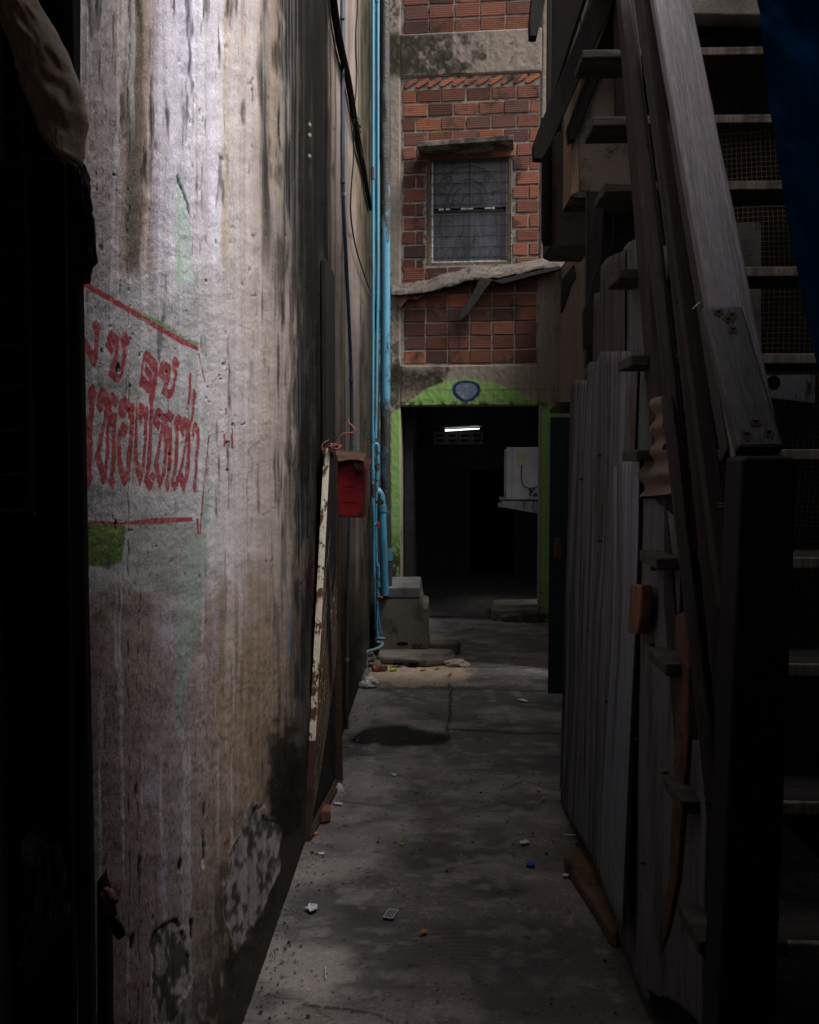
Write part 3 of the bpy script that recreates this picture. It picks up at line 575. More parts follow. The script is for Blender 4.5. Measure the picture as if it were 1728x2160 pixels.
# window: frame, glass, grille
M_alu = grime('dull_aluminium', LC(176, 176, 180), LC(140, 140, 146), LC(90, 90, 84), s1=8, s2=20, st=(1, 1, .3), rough=.5, bump=.1, metal=.2)
M_wf = wood('window_frame_wood', LC(96, 82, 66), LC(70, 60, 48), LC(50, 44, 36))
win = thing('window', Bw((uw0+uw1)/2, -.05, zw0), 'x', 'x'); del win['label']; del win['category']; win.parent = bb; win.location = Vector(win.location)-bb.location
def bbar(mb, u0, u1, z0, z1, w0, w1): slab(mb, u0, u1, z0, z1, w0, w1)
m = MB(); t = .045
bbar(m, uw0-.03, uw0, zw0-.03, zw1+.02, -.10, -.012); bbar(m, uw1, uw1+.028, zw0-.03, zw1+.02, -.10, -.012); bbar(m, uw0, uw1, zw0-.03, zw0-.004, -.10, -.014)
bbar(m, uw0, uw1, zw1, zw1+.02, -.10, -.014); bev(m.build('outer_frame', M_wf, win), .002, 1)
m = MB(); bbar(m, uw0+.004, uw0+.02, zw0, zw1, -.075, -.05); bbar(m, uw1-.02, uw1-.004, zw0, zw1, -.075, -.05); bbar(m, uw0+.02, uw1-.02, zw0, zw0+.014, -.075, -.05)
bev(m.build('sash_frame', grime('chalky_white_frame', LC(214, 212, 210), LC(180, 180, 178), LC(120, 118, 108), s1=20, s2=30, bump=.1), win), .0015, 1)
M_glass = grime('frosted_glass', LC(80, 84, 94), LC(66, 70, 79), LC(52, 55, 62), s1=3, s2=4, st=(4, 4, .4), rough=.28, bump=.03, fine=.05, rvar=.08, spec=.6)
zg = Bi(990, 440)[1]
m = MB(); bbar(m, uw0+.02, uw1-.02, zw0+.014, zg-.012, -.068, -.062); bbar(m, uw0+.02, uw1-.02, zg+.022, zw1, -.064, -.058); m.build('glass_pane', M_glass, win)
m = MB(); bbar(m, uw0+.02, uw1-.02, zg-.016, zg+.004, -.075, -.05); bev(m.build('transom_bar', M_dark, win), .001, 1)
M_white2 = grime('bright_slat', LC(214, 216, 222), LC(150, 152, 158), None, s1=60, rough=.4, bump=0)
m = MB()
for a, b in ((.05, .1), (.115, .15), (.25, .30), (.305, .36), (.46, .55)): m = MB(); bbar(m, uw0+.02+a, uw0+.02+b, zg+.006, zg+.020, -.056, -.050); m.build('louvre_slat', M_white2, win)
m = MB(); bbar(m, uw0-.02, uw1+.02, zw0-.02, zw1+.02, -.6, -.11); m.build('room_beyond', M_black, win)
M_gr = grime('grille_iron', LC(44, 46, 42), LC(30, 32, 30), None, bump=.1)
m = MB()
def gt(pts, r=.0028, w=-.03): m.tube([Bw(u, w, z) for u, z in pts], r, 5)
ww = uw1-uw0; hh_ = zw1-zw0
for k in range(10): z_ = zw0+.04+k*(hh_-.06)/9.0; gt([(uw0-.01, z_), (uw1+.01, z_)], .003, -.034)
for k in range(1, 7): u_ = uw0+ww*k/7.0; gt([(u_, zw0), (u_, zw0+hh_*(.16 if k in (2, 5) else .5))], .002)
gt([(uw0+.03, zw0), (uw0+.03, zw1)], .0022); gt([(uw1-.06, zw0), (uw1-.06, zw1)], .0022); gt([(uw0+ww*.5, zw0-.05), (uw0+ww*.5, zw1)], .0035)
def circ(cx, cz, r, a0=0, a1=360, n=28, rr=.0026): gt([(cx+r*math.cos(R(a0+(a1-a0)*k/n)), cz+r*math.sin(R(a0+(a1-a0)*k/n))) for k in range(n+1)], rr, -.028)
cu, cz = uw0+ww*.48, zw0+hh_*.60
circ(cu, cz, .05); circ(cu, cz, .13, -20, 200); circ(cu, cz, .18, 0, 180); circ(cu, cz, .30, -12, 192, 40)
for s in (-1, 1):
    circ(cu+s*.20, cz-.03, .035, 0, 300, 14); circ(cu+s*.11, cz-.045, .045, 0, 360, 18); circ(cu+s*.23, cz+.10, .03, 0, 320, 14); circ(cu+s*.17, cz+.19, .025, 0, 320, 12)
    circ(cu+s*.19, cz-.24, .07, 0, 360, 22); circ(cu+s*.07, cz-.29, .02, 0, 360, 12); circ(cu+s*.07, cz-.36, .018, 0, 360, 12); gt([(cu, cz-.45), (cu+s*.075, cz-.3)]); gt([(cu+s*.26, cz-.2), (cu+s*.19, cz-.02)])
    gt([(cu+s*.18, cz+.05), (cu+s*.30, cz+.09)]); circ(cu+s*.10, cz+.36, .03, 0, 300, 12)
    for j in range(3): circ(cu+s*(.06+j*.095), zw0+.085, .043, 0, 360, 18)
m.build('grille', M_gr, win)
m = MB(); zs0 = Bi(990, 330)[1]; zs1 = Bi(990, 314)[1]
m.box(Bi(886, 330)[0], Bi(1084, 320)[0], -.05, .26, zs0+.02, zs1+.0, T=lambda a, b, c: Bw(a, b, c+.035*(a-uw0))); bev(m.build('window_canopy', M_conc_d, bb), .006, 2)
# cracked concrete flashing running up to the right, with hanging strip
def ribbon(name, top, bot, mat, w0, w1, parent, amp=.02):
    P = []; n = 90; T = np.linspace(0, 1, n)
    tx = np.interp(T, np.linspace(0, 1, len(top)), [a for a, b in top]); ty = np.interp(T, np.linspace(0, 1, len(top)), [b for a, b in top])
    bx = np.interp(T, np.linspace(0, 1, len(bot)), [a for a, b in bot]); by = np.interp(T, np.linspace(0, 1, len(bot)), [b for a, b in bot])
    m_ = 12; V = np.zeros((n, m_, 3)); Cc = np.zeros((n, m_, 3))
    for i in range(n):
        jt = 7*pnoise(Vector((i*.11, 0, 5)))+random.uniform(-.8, .8); jb = 8*pnoise(Vector((i*.14, 9, 5)))+random.uniform(-1, 1)
        for j in range(m_):
            s = j/(m_-1); w_ = w0+(w1-w0)*math.sin(math.pi*min(s*1.15, 1)*.5)+(random.random()-.5)*amp*.7*(0 if j in (0, ) else 1)
            if j == m_-1: w_ = -.01; s = .93
            px = tx[i]*(1-s)+bx[i]*s; py = (ty[i]+jt)*(1-s)+(by[i]+jb)*s
            V[i, j] = Bp(px, py, w_)
            c = lin((98, 91, 85))*(.85+.5*pnoise(Vector((i*.12, j*.5, 3))))*random.uniform(.88, 1.08)
            if abs(pnoise(Vector((i*.22, j*.35, 8)))) < .025: c = c*.35
            Cc[i, j] = c
    return grid_mesh(name, V[::-1], Cc[::-1], M_coat, parent, smooth=False)
ribbon('cracked_ledge', [(826, 600), (860, 596), (900, 592), (950, 572), (1000, 562), (1060, 560), (1130, 548), (1180, 536)], [(826, 626), (862, 624), (900, 621), (950, 606), (1000, 594), (1050, 590), (1100, 578), (1180, 566)], M_coat, .01, .09, bb, .014)
m = MB(); m.prism([Bp(x, y, .10) for x, y in ((1012, 584), (1040, 590), (1022, 612), (1000, 645), (985, 665), (968, 677), (972, 655), (990, 630), (1005, 604))], BN*-.02); bev(m.build('hanging_strip', M_vdwood, bb), .002, 1)
m = MB(); m.prism([Bp(x, y, .05) for x, y in ((832, 625), (880, 622), (895, 622), (880, 632), (862, 630), (845, 648), (838, 640))], BN*-.03); m.build('broken_edge', M_bwood, bb)
m = MB(); m.prism([Bp(x, y, .13) for x, y in ((1050, 590), (1120, 574), (1182, 560), (1182, 567), (1120, 582), (1060, 598), (1040, 592))], BN*-.09); m.build('broken_edge', M_vdwood, bb)
# room behind the doorway
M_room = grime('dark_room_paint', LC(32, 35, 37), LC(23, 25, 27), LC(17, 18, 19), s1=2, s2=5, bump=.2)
m = MB(); T = lambda a, b, c: Bw(a, b, c)
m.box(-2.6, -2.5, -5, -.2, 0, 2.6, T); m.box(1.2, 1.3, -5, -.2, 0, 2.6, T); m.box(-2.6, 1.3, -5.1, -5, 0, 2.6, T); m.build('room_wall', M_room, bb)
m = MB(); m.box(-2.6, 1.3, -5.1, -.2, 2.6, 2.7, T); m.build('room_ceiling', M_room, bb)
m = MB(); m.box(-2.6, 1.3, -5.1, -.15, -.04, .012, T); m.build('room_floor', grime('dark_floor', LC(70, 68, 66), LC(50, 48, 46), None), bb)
ud0, zd0 = Bi(990, 1235, -3.0); ud1, zd1 = Bi(1085, 990, -3.0)
m = MB(); m.box(ud0-.9, ud0, -3.1, -3.0, 0, 2.6, T); m.box(ud0, 1.2, -3.1, -3.0, zd1, 2.6, T); m.box(ud1, 1.2, -3.1, -3.0, 0, zd1, T); m.build('partition_wall', M_room, bb)
m = MB(); m.box(uj0+.0, uj0+.08, -.5, -.201, 0, zl+.1, T); m.build('door_reveal', M_dark, bb)
# vent blocks high inside
va, vz0 = Bi(915, 938, -2.9); vb, vz1 = Bi(1020, 910, -2.9); m = MB()
nb = 4; bwid = (vb-va)/nb
for k in range(nb):
    a = va+bwid*k; b = a+bwid-.006; H = vz1-vz0
    m.box(a, b, -2.95, -2.9, vz0, vz0+H*.22, T); m.box(a, b, -2.95, -2.9, vz0+H*.40, vz0+H*.6, T); m.box(a, b, -2.95, -2.9, vz0+H*.78, vz1, T)
    m.box(a, a+.03, -2.949, -2.901, vz0, vz1, T); m.box(b-.03, b, -2.949, -2.901, vz0, vz1, T)
m.build('vent_block', grime('sooty_vent', LC(92, 90, 86), LC(70, 68, 66), None), bb)
# fluorescent lamp
lu0, lz = Bi(940, 908, -2.7); lu1, _ = Bi(1012, 908, -2.5)
lamp = thing('fluorescent_lamp', Bw((lu0+lu1)/2, -2.7, lz), 'lit white fluorescent tube high in the dark room beyond the doorway', 'lamp')
M_em = bpy.data.materials.new('lit_tube'); nt_, b_, N_, L_ = nodes(M_em); b_.inputs['Base Color'].default_value = (1, 1, 1, 1); b_.inputs['Emission Color'].default_value = (.9, .97, 1, 1); b_.inputs['Emission Strength'].default_value = 1.6
tubeobj('tube', [Bw(lu0, -2.7, lz), Bw(lu1, -2.4, lz+.012)], [.010, .005], M_em, lamp)
m = MB(); m.tube([Bw(lu0-.02, -2.71, lz+.035), Bw(lu1+.02, -2.39, lz+.048)], .016, 4); m.build('fitting', M_alu, lamp)
# air conditioner on its bracket
aw = -.30
a0, az0 = Bi(1068, 1053, aw); a1, az1 = Bi(1150, 943, aw)
ac = thing('air_conditioner', Bw(a0+.15, aw-.2, az0), 'white outdoor air conditioner unit hung inside the right of the green doorway', 'air conditioner')
M_white = grime('white_enamel', LC(206, 208, 214), LC(186, 188, 194), LC(150, 150, 150), s1=2, s2=8, t3=(.65, .8), rough=.5, bump=.05, fine=.05)
m = MB(); m.box(a0, a1, aw-.7, aw, az0, az1, T); bev(m.build('casing', M_white, ac), .008, 3)
m = MB()
for k in range(14): zz = az0+.04+k*(az1-az0-.08)/13; m.box(a0-.022, a0-.004, aw-.62, aw-.05, zz, zz+.012, T)
m.box(a0-.020, a0-.006, aw-.06, aw-.045, az0+.02, az1-.02, T); m.box(a0-.020, a0-.006, aw-.35, aw-.335, az0+.02, az1-.02, T); m.build('fan_grille', M_alu, ac)
c0, cz0 = Bi(1090, 981, aw); c1, cz1 = Bi(1110, 955, aw)
m = MB(); m.box(c0, c1, aw, aw+.012, cz0, cz1, T); m.box(c0+.012, c1-.012, aw+.012, aw+.015, cz1-.02, cz1-.012, T); bev(m.build('service_cover', grime('cream_plastic', LC(206, 198, 168), LC(190, 182, 152), None, rough=.5, bump=0)), .003, 2).parent = None
sc_o = bpy.data.objects['service_cover']; sc_o.parent = ac; sc_o.location = sc_o.location-wloc(ac)
m = MB(); us = Bi(1080, 1000, aw)[0]; m.box(us, us+.002, aw+.0005, aw+.002, az0+.01, az1-.01, T); m.build('panel_seam', M_dark, ac)
cab = curve_pts([Bp(1101, 981, aw+.03), Bp(1100, 1000, aw+.03), Bp(1101, 1016, aw+.035), Bp(1108, 1027, aw+.04), Bp(1122, 1030, aw+.04), Bp(1140, 1024, aw+.03)], 6)
tubeobj('cable', cab, .006, grime('grey_cable', LC(96, 96, 98), None, None, rough=.5, bump=0), ac)
m = MB()
for k in range(10): p_ = Bp(1118+random.uniform(0, 18), 1028+random.uniform(0, 20), aw+.02); m.tube([p_, p_+Vector((random.uniform(-.02, .02), -.02, random.uniform(-.02, .02)))], random.uniform(.006, .011), 6)
m.build('valve', grime('blackened_brass', LC(46, 44, 42), LC(30, 30, 30), None, rough=.5), ac)
b0, bz0 = Bi(1052, 1068, aw); b1, bz1 = Bi(1150, 1057, aw); m = MB()
m.prism([Bp(x, y, aw+.01) for x, y in ((1050, 1062), (1060, 1057), (1150, 1058), (1150, 1086), (1066, 1071), (1052, 1070))], BN*-.012)
bev(m.build('bracket', M_alu, ac), .002, 1); m = MB(); m.box(b0-.01, b1, aw-.68, aw-.66, az0-.04, az0-.006, T); bev(m.build('bracket', M_alu, ac), .002, 1)
# rubble step inside the right jamb
m = MB()
for P in (((1058, 1300), (1102, 1294), (1104, 1312), (1098, 1318), (1068, 1317)), ((1106, 1296), (1138, 1294), (1137, 1318), (1110, 1317))):
    pts = [Bp(x, y, .05) for x, y in P]; pts = [Vector((p.x, p.y, max(p.z, -.005))) for p in pts]; m.prism(pts, BN*-.30)
m2 = MB(); m2.prism([Vector((*Bp(x, 1290, 0).xy, z)) for x, z in ((1036, 0), (1036, .10), (1140, .12), (1140, 0))], BN*-.6)
step = thing('rubble_step', Bp(1100, 1300, 0), 'low broken concrete step just inside the right side of the doorway', 'step')
bev(m2.build('step_slab', M_conc_b, step), .01, 2); bev(m.build('broken_stone', M_conc_d, step), .012, 3)

# ================================================================== CONCRETE PLINTH and broken drain slab at the foot of the pipes
pl = thing('concrete_plinth', AZ(860, 1385), 'stepped bare concrete plinth with a pale top against the left of the doorway', 'plinth')
py_ = AZ(860, 1385).y
def plx(x, y, Y=py_): return AY(x, y, Y)
m = MB(); m.prism([plx(*p) for p in ((800, 1385), (800, 1262), (888, 1262), (890, 1270), (893, 1282), (903, 1282), (904, 1300), (903, 1385))], (0, .62, 0)); bev(m.build('plinth_block', M_conc_b, pl), .012, 3)
m = MB(); m.prism([plx(*p, py_-.004) for p in ((800, 1261.5), (800, 1240), (885, 1239), (888, 1261.5))], (0, .63, 0)); bev(m.build('plinth_cap', grime('grey_block', LC(104, 103, 102), LC(84, 83, 82), None, bump=.5), pl), .008, 2)
m = MB()
hc = plx(849, 1358, py_-.001); m.tube([hc+Vector((0, -.002, 0)), hc+Vector((0, .05, 0))], .034, 14); o = m.build('drain_hole', M_black, pl); o.scale = (1.3, 1, .42)
ds = thing('broken_drain_slab', AZ(880, 1400), 'broken low concrete drain slab with slots in front of the plinth', 'slab')
y0 = AZ(900, 1408).y
m = MB(); m.prism([Vector((x, y, 0)) for x, y in [AZ(*p).xy[:] for p in ((795, 1400), (850, 1404), (900, 1408), (945, 1404), (962, 1395), (950, 1372), (905, 1376), (800, 1380))]], (0, 0, .055))
o = m.build('slab_block', M_conc_b, ds); bev(o, .02, 3)
m = MB()
for a in (840, 872): c = AY(a, 1400, y0+.02); m.box(c.x-.035, c.x+.035, c.y-.035, c.y+.03, .018, .038)
bev(m.build('slot', M_black, ds), .004, 2)
m = MB(); m.prism([Vector((*AZ(*p).xy, 0)) for p in ((905, 1362), (965, 1362), (972, 1378), (958, 1385), (905, 1383))], (0, 0, .10)); bev(m.build('side_block', M_conc_b, ds), .02, 3)
def rock(name, px, py, size, mat, label, cat, group=None, flat=.6, Z=0, seed=0):
    bm = bmesh.new(); bmesh.ops.create_icosphere(bm, subdivisions=3, radius=1)
    c = AZ(px, py, Z); sx, sy = size if isinstance(size, tuple) else (size, size*.8)
    for v in bm.verts:
        n = pnoise(v.co*1.3+Vector((seed*3.1, px, py)))*.5+pnoise(v.co*3+Vector((px, seed, 0)))*.2; v.co *= 1+n
        v.co = Vector((v.co.x*sx, v.co.y*sy, max(v.co.z, -.55)*sx*flat+sx*flat*.5))+c
    me = bpy.data.meshes.new(name); bm.to_mesh(me); bm.free(); o = link(name, me, mat); return tag(o, label, cat, group)
M_brickbit = grime('brick_bit', LC(128, 84, 64), LC(96, 66, 54), LC(70, 56, 48), s1=20, s2=40, bump=.6)
M_plastic = grime('dirty_white_plastic', LC(196, 194, 192), LC(168, 166, 162), LC(130, 126, 120), s1=30, s2=60, rough=.6, bump=.6, bscale=120)
for i, (x, y, s, l) in enumerate([(782, 1398, .05, 'upper dark stone of the rubble beside the drain slab'), (791, 1406, .042, 'brown stone in the middle of the rubble by the blue pipes'),
                                  (802, 1415, (.055, .03), 'flat reddish stone lowest in the rubble below the pipes'), (775, 1386, .05, 'dark stone against the wall foot behind the rubble')]):
    rock('stone', x, y, s, M_brickbit if i == 2 else M_conc_d, l, 'stone', 'stones at the foot of the pipes', seed=i)
rock('mortar_lump', 962, 1405, (.085, .05), M_conc, 'pale crumbly mortar lump at the right end of the drain slab', 'rubble', flat=.35, seed=9)
rock('mortar_lump', 938, 1384, (.055, .04), M_conc, 'small pale mortar lump against the plinth side block', 'rubble', flat=.5, seed=5)
rock('plastic_bag', 779, 1447, (.06, .06), M_plastic, 'crumpled white plastic bag at the foot of the left wall', 'bag', flat=.7, seed=12)

# ================================================================== PIPES
YP = 7.15
def pp(x, y, Y=YP): return AY(x, y, Y)
dp = thing('downpipe', pp(806, 1385, YP), 'thick blue downpipe crusted with black moss beside the brick wall', 'pipe')
M_bigp = bpy.data.materials.new('mossy_blue_pipe'); nt_, b_, N_, L_ = nodes(M_bigp)
tc_ = N_.new('ShaderNodeTexCoord').outputs['Object']; va_ = N_.new('ShaderNodeVertexColor'); va_.layer_name = 'Col'
nz = noisen(nt_, tc_, 9, 8, (1, 1, .35), .75); msk = ramp(nt_, mathn(nt_, 'ADD', nz, va_.outputs[0]), .96, 1.06)
cc_ = mix(nt_, ramp(nt_, noisen(nt_, tc_, 4, 3, (1, 1, .2)), .4, .65), LC(70, 140, 166), LC(54, 112, 134)); cc_ = mix(nt_, msk, cc_, LC(42, 38, 34)); L_.new(cc_, b_.inputs['Base Color'])
b_.inputs['Roughness'].default_value = .6; bn_ = N_.new('ShaderNodeBump'); bn_.inputs['Strength'].default_value = .8; bn_.inputs['Distance'].default_value = .008
L_.new(mathn(nt_, 'MULTIPLY', msk, noisen(nt_, tc_, 60, 6)), bn_.inputs['Height']); L_.new(bn_.outputs[0], b_.inputs['Normal'])
n_, mseg = 150, 20; axis = [(812, -260), (812, 200), (813, 700), (813, 1000), (816, 1180)]
V = np.zeros((n_, mseg+1, 3)); CC = np.zeros((n_, mseg+1, 3))
for i in range(n_):
    y = -260+(1180+260)*i/(n_-1); x = np.interp(y, [a[1] for a in axis], [a[0] for a in axis]); c = pp(float(x), y)
    mossy = np.interp(y, [-260, 180, 190, 330, 400, 520, 640, 820, 900, 1000, 1100, 1180], [.70, .70, .78, .78, .60, .48, .40, .46, .55, .58, .64, .52]); crust = .012*np.interp(y, [185, 195, 320, 360], [0, 1, 1, 0])
    for k in range(mseg+1):
        t = 2*math.pi*(k % mseg)/mseg; r_ = .037+crust*(.5+pnoise(Vector((math.cos(t)*2, math.sin(t)*2, y*.03)))); V[i, k] = (c.x+r_*math.cos(t), c.y+r_*math.sin(t), c.z); CC[i, k] = mossy
grid_mesh('pipe_body', V, CC, M_bigp, dp)
M_dpipe = grime('dark_grey_pipe', LC(56, 60, 64), LC(44, 46, 48), LC(34, 32, 30), rough=.6, bump=.2)
tubeobj('lower_pipe', [pp(818, 1178), pp(815, 1392)], .036, M_dpipe, dp, 16); tubeobj('collar', [pp(816, 1156), pp(816.5, 1182)], .043, M_pvc2, dp, 16)
# two slim supply pipes
s1 = thing('supply_pipe', pp(790, 1300, YP-.02), 'slim pale blue water pipe, leftmost beside the thick downpipe', 'pipe')
tubeobj('pipe_run', [pp(787, -260, YP-.25), pp(787, 560, YP-.25), pp(786, 900, YP-.25), pp(786, 1040, YP-.25)], .0115, M_pvc, s1, 10)
tubeobj('pipe_run', [pp(787, 1040, YP-.25), pp(789, 1200, YP-.25), pp(793, 1318, YP-.25), pp(792, 1326, YP-.25)], .0115, M_pvc2, s1, 10)
for (a, b) in ((352, 378), (910, 932), (988, 1010), (1046, 1066)): tubeobj('coupling', [pp(787-(a > 600), a, YP-.25), pp(787-(a > 600), b, YP-.25)], .0155, M_pvc if a > 400 else M_conduit, s1, 10)
tubeobj('brass_joint', [pp(787, 1022, YP-.25), pp(787, 1048, YP-.25)], .017, M_dpipe, s1, 10)
s2 = thing('supply_pipe', pp(797, 1250, YP-.05), 'slim pale blue water pipe between the leftmost pipe and the thick downpipe', 'pipe')
tubeobj('pipe_run', [pp(797, -260, YP-.12), pp(797, 560, YP-.12), pp(794, 830, YP-.12), pp(792, 925, YP-.12)], .0115, M_pvc, s2, 10); tubeobj('coupling', [pp(796, -4, YP-.12), pp(796, 5, YP-.12)], .016, M_pvc, s2, 10)
tubeobj('pipe_run', curve_pts([pp(790, 940, YP-.2), pp(793, 936, YP-.2), pp(797, 940, YP-.2), pp(797, 952, YP-.2), pp(796, 990, YP-.2), pp(794, 1040, YP-.2), pp(792, 1100, YP-.2), pp(794, 1180, YP-.2), pp(798, 1200, YP-.2)], 5), .011, M_pvc, s2, 10)
for (x, a, b) in ((797, 942, 954), (796, 966, 978), (795, 1000, 1012), (794, 1018, 1030)): tubeobj('coupling', [pp(x, a, YP-.2), pp(x, b, YP-.2)], .0165, M_pvc, s2, 10)
tubeobj('brass_joint', [pp(795, 980, YP-.2), pp(795, 992, YP-.2)], .015, M_dpipe, s2, 10)
tubeobj('tap_body', [pp(790, 1108, YP-.22), pp(797, 1108, YP-.26)], .008, M_pvc, s2, 8)
m = MB(); c = pp(797, 1108, YP-.28); m.box(c.x-.006, c.x+.010, c.y-.008, c.y+.008, c.z-.026, c.z+.026); bev(m.build('tap_handle', grime('red_plastic', LC(190, 34, 44), LC(160, 26, 36), None, rough=.4, bump=0, fine=.05), s2), .004, 2)
s3 = thing('vent_pipe', pp(810, 1256, YP-.15), 'short thick blue pipe with a bent elbow top in front of the mossy downpipe', 'pipe')
tubeobj('pipe_body', [pp(806, 1078, YP-.12), pp(809, 1160, YP-.12), pp(812, 1256, YP-.12)], .030, M_pvc, s3, 16); tubeobj('collar', [pp(806, 1066, YP-.12), pp(806, 1080, YP-.12)], .0345, M_pvc, s3, 16)
tubeobj('elbow', curve_pts([pp(793, 1034, YP-.1), pp(799, 1038, YP-.12), pp(804, 1048, YP-.12), pp(806, 1068, YP-.12)], 6), .0285, M_pvc, s3, 16)
m = MB(); m.tube([pp(793, 1058, YP-.3), pp(806, 1060, YP-.3)], [.013, .017], 12); m.tube([pp(799, 1052, YP-.31), pp(799, 1056, YP-.31)], .01, 10); m.tube([pp(801, 1058, YP-.34), pp(804, 1059, YP-.30)], .022, 12); smooth_angle(m.build('valve', grime('dark_bronze', LC(66, 66, 58), LC(48, 48, 42), None, rough=.5), s3))
s4 = thing('drain_pipe', pp(796, 1330, YP-.3), 'thin greenish blue pipe zigzagging down to the ground below the other pipes', 'pipe')
tubeobj('pipe_run', [pp(799, 1195, YP-.25), pp(797, 1225, YP-.25), pp(796, 1270, YP-.25), pp(797, 1290, YP-.25), pp(803, 1338, YP-.25)], .009, M_pvc2, s4, 10)
tubeobj('pipe_run', curve_pts([pp(797, 1270, YP-.28), pp(795, 1310, YP-.28), pp(797, 1346, YP-.28), pp(806, 1347, YP-.28)], 4), .009, M_pvc2, s4, 10); tubeobj('flange', [pp(795, 1346, YP-.28), pp(812, 1348, YP-.28)], .012, M_pvc2, s4, 10)
tubeobj('pipe_run', curve_pts([pp(795, 1355, YP-.35), pp(807, 1357, YP-.35), pp(803, 1364, YP-.4), pp(788, 1371, YP-.45), pp(775, 1375, YP-.5), pp(773, 1390, YP-.5), pp(774, 1428, YP-.5)], 6), .0115, grime('grey_green_pvc', LC(96, 122, 122), LC(80, 100, 98), None, bump=.1), s4, 10)
for y in (1210, 1228, 1252): tubeobj('coupling', [pp(798, y, YP-.25), pp(798, y+10, YP-.25)], .0135, M_pvc2, s4, 10)
tubeobj('copper_end', [pp(798, 1260, YP-.27), pp(806, 1260, YP-.29)], .008, grime('copper', LC(170, 100, 70), LC(140, 80, 56), None, rough=.5), s4, 8)
# grey conduit on the wall
cx_ = WX+.012
cd = thing('electric_conduit', AX(733, 1500, cx_), 'thin grey blue conduit clipped down the left wall behind the red box', 'conduit')
tubeobj('conduit_run', curve_pts([AX(722.5, -200, cx_), AX(723, 200, cx_), AX(724, 400, cx_), AX(733, 600, cx_), AX(741, 790, cx_), AX(742, 950, cx_), AX(737, 1100, cx_), AX(733, 1300, cx_), AX(731, 1480, cx_), AX(732, 1545, cx_)], 5), .010, M_conduit, cd, 10)
for y, x in ((30, 722.5), (375, 723.5), (795, 741)): tubeobj('coupling', [AX(x, y, cx_), AX(x, y+10, cx_)], .0125, M_conduit, cd, 10)
tubeobj('clip', [AX(724, 405, cx_), AX(724.2, 412, cx_)], .0125, M_alu, cd, 10); tubeobj('clip', [AX(731.5, 1388, cx_), AX(731.5, 1396, cx_)], .0125, M_alu, cd, 10)
# slanting dark timber / cables along the upper wall
def wp(x, y, o=.02): return AX(x, y, WX+o)
cb = thing('cable_bundle', wp(760, 400), 'thick dark bundle of old cables slanting down the upper left wall', 'cable')
tubeobj('sheath', curve_pts([wp(693, -140), wp(703, 0), wp(716, 90), wp(733, 165), wp(745, 235), wp(757, 315), wp(766, 350), wp(775, 400), wp(783, 440)], 5), [.03]*0 or .018, M_vdwood, cb, 10)
tubeobj('strand', curve_pts([wp(699, -140, .045), wp(708, 0, .045), wp(722, 90, .04), wp(738, 165, .04), wp(750, 240, .04), wp(764, 320, .035), wp(776, 385, .03)], 5), .008, M_dwood, cb, 8)
cb2 = thing('wall_cable', wp(745, 420), 'single thin black cable wandering down the wall beside the grey conduit', 'cable')
tubeobj('cable_run', curve_pts([wp(757, -140), wp(755, 0), wp(751, 60), wp(751, 110), wp(753, 160), wp(749, 215), wp(746, 250), wp(746, 330), wp(741, 400), wp(740, 450), wp(748, 510), wp(762, 560), wp(778, 605), wp(790, 632), wp(793, 700), wp(799, 720)], 5), .0045, M_black, cb2, 6)
cb3 = thing('wall_cable', wp(760, 250), 'thin green cord hanging on the upper wall with a knotted end', 'cable')
tubeobj('cable_run', curve_pts([wp(755, -140), wp(756, 60), wp(757, 160), wp(757, 248)], 4), .0025, grime('green_cord', LC(40, 78, 70), None, None, bump=0), cb3, 6)
tubeobj('knot', curve_pts([wp(756, 248, .02), wp(759, 254, .03), wp(755, 260, .02), wp(760, 266, .03), wp(757, 272, .02), wp(761, 278, .02)], 4), .006, M_dpipe, cb3, 6)
# dark plank standing on the wall
bp_ = thing('wall_plank', wp(694, 950), 'dark narrow plank fixed upright to the left wall above the red box', 'plank')
m = MB(); a = wp(684, 562).y; b = wp(702, 562).y; zt = wp(693, 562).z; zb_ = wp(693, 1050).z; m.box(WX+.004, WX+.03, a, b, zb_-.45, zt); bev(m.build('plank_board', M_vdwood, bp_), .006, 2)

# ================================================================== MESH SCREEN GATE leaning on wall
gt_ = thing('mesh_gate', AZ(672, 1700), 'rusty mesh gate frame with flaking white paint leaning on the left wall', 'gate')
g_b0 = AZ(648, 1775); g_b1 = AZ(716, 1650)
near_top = AY(690, 945, g_b0.y+.42); 
# plane: near upright from g_b0 to near_top, far upright from g_b1
v_up = near_top-g_b0; far_top = AY(705, 962, g_b1.y+.40)
M_wpaint = grime('flaking_white_paint', LC(206, 198, 180), LC(186, 174, 152), LC(86, 58, 42), s1=8, s2=22, t3=(.50, .54), bump=.5, bscale=120, st=(1, 1, .5))
M_rust2 = grime('rusted_frame', LC(66, 46, 38), LC(50, 36, 32), LC(44, 34, 30), s1=10, s2=20, bump=.5, bscale=150)
M_rust2d = grime('dark_rust_wire', LC(84, 68, 56), LC(60, 48, 40), LC(160, 142, 118), s1=8, s2=16, t3=(.56, .66), bump=.3)
def bar(p, q_, wdt, thk, side):
    """square bar between two points, side = direction of its width"""
    p, q_ = Vector(p), Vector(q_); d = (q_-p).normalized(); s = (side-d*side.dot(d)).normalized(); t = d.cross(s)
    a = [p+s*x*wdt/2+t*y*thk/2 for x, y in ((-1, -1), (1, -1), (1, 1), (-1, 1))]; b = [v+(q_-p) for v in a]; return a+b
gs = (g_b1-g_b0).normalized()
m = MB(); k1 = .24; mid_ = g_b0+v_up*k1
m.hexa(bar(g_b0, mid_, .012, .026, gs)); bev(m.build('frame_upright', M_rust2, gt_), .002, 1)
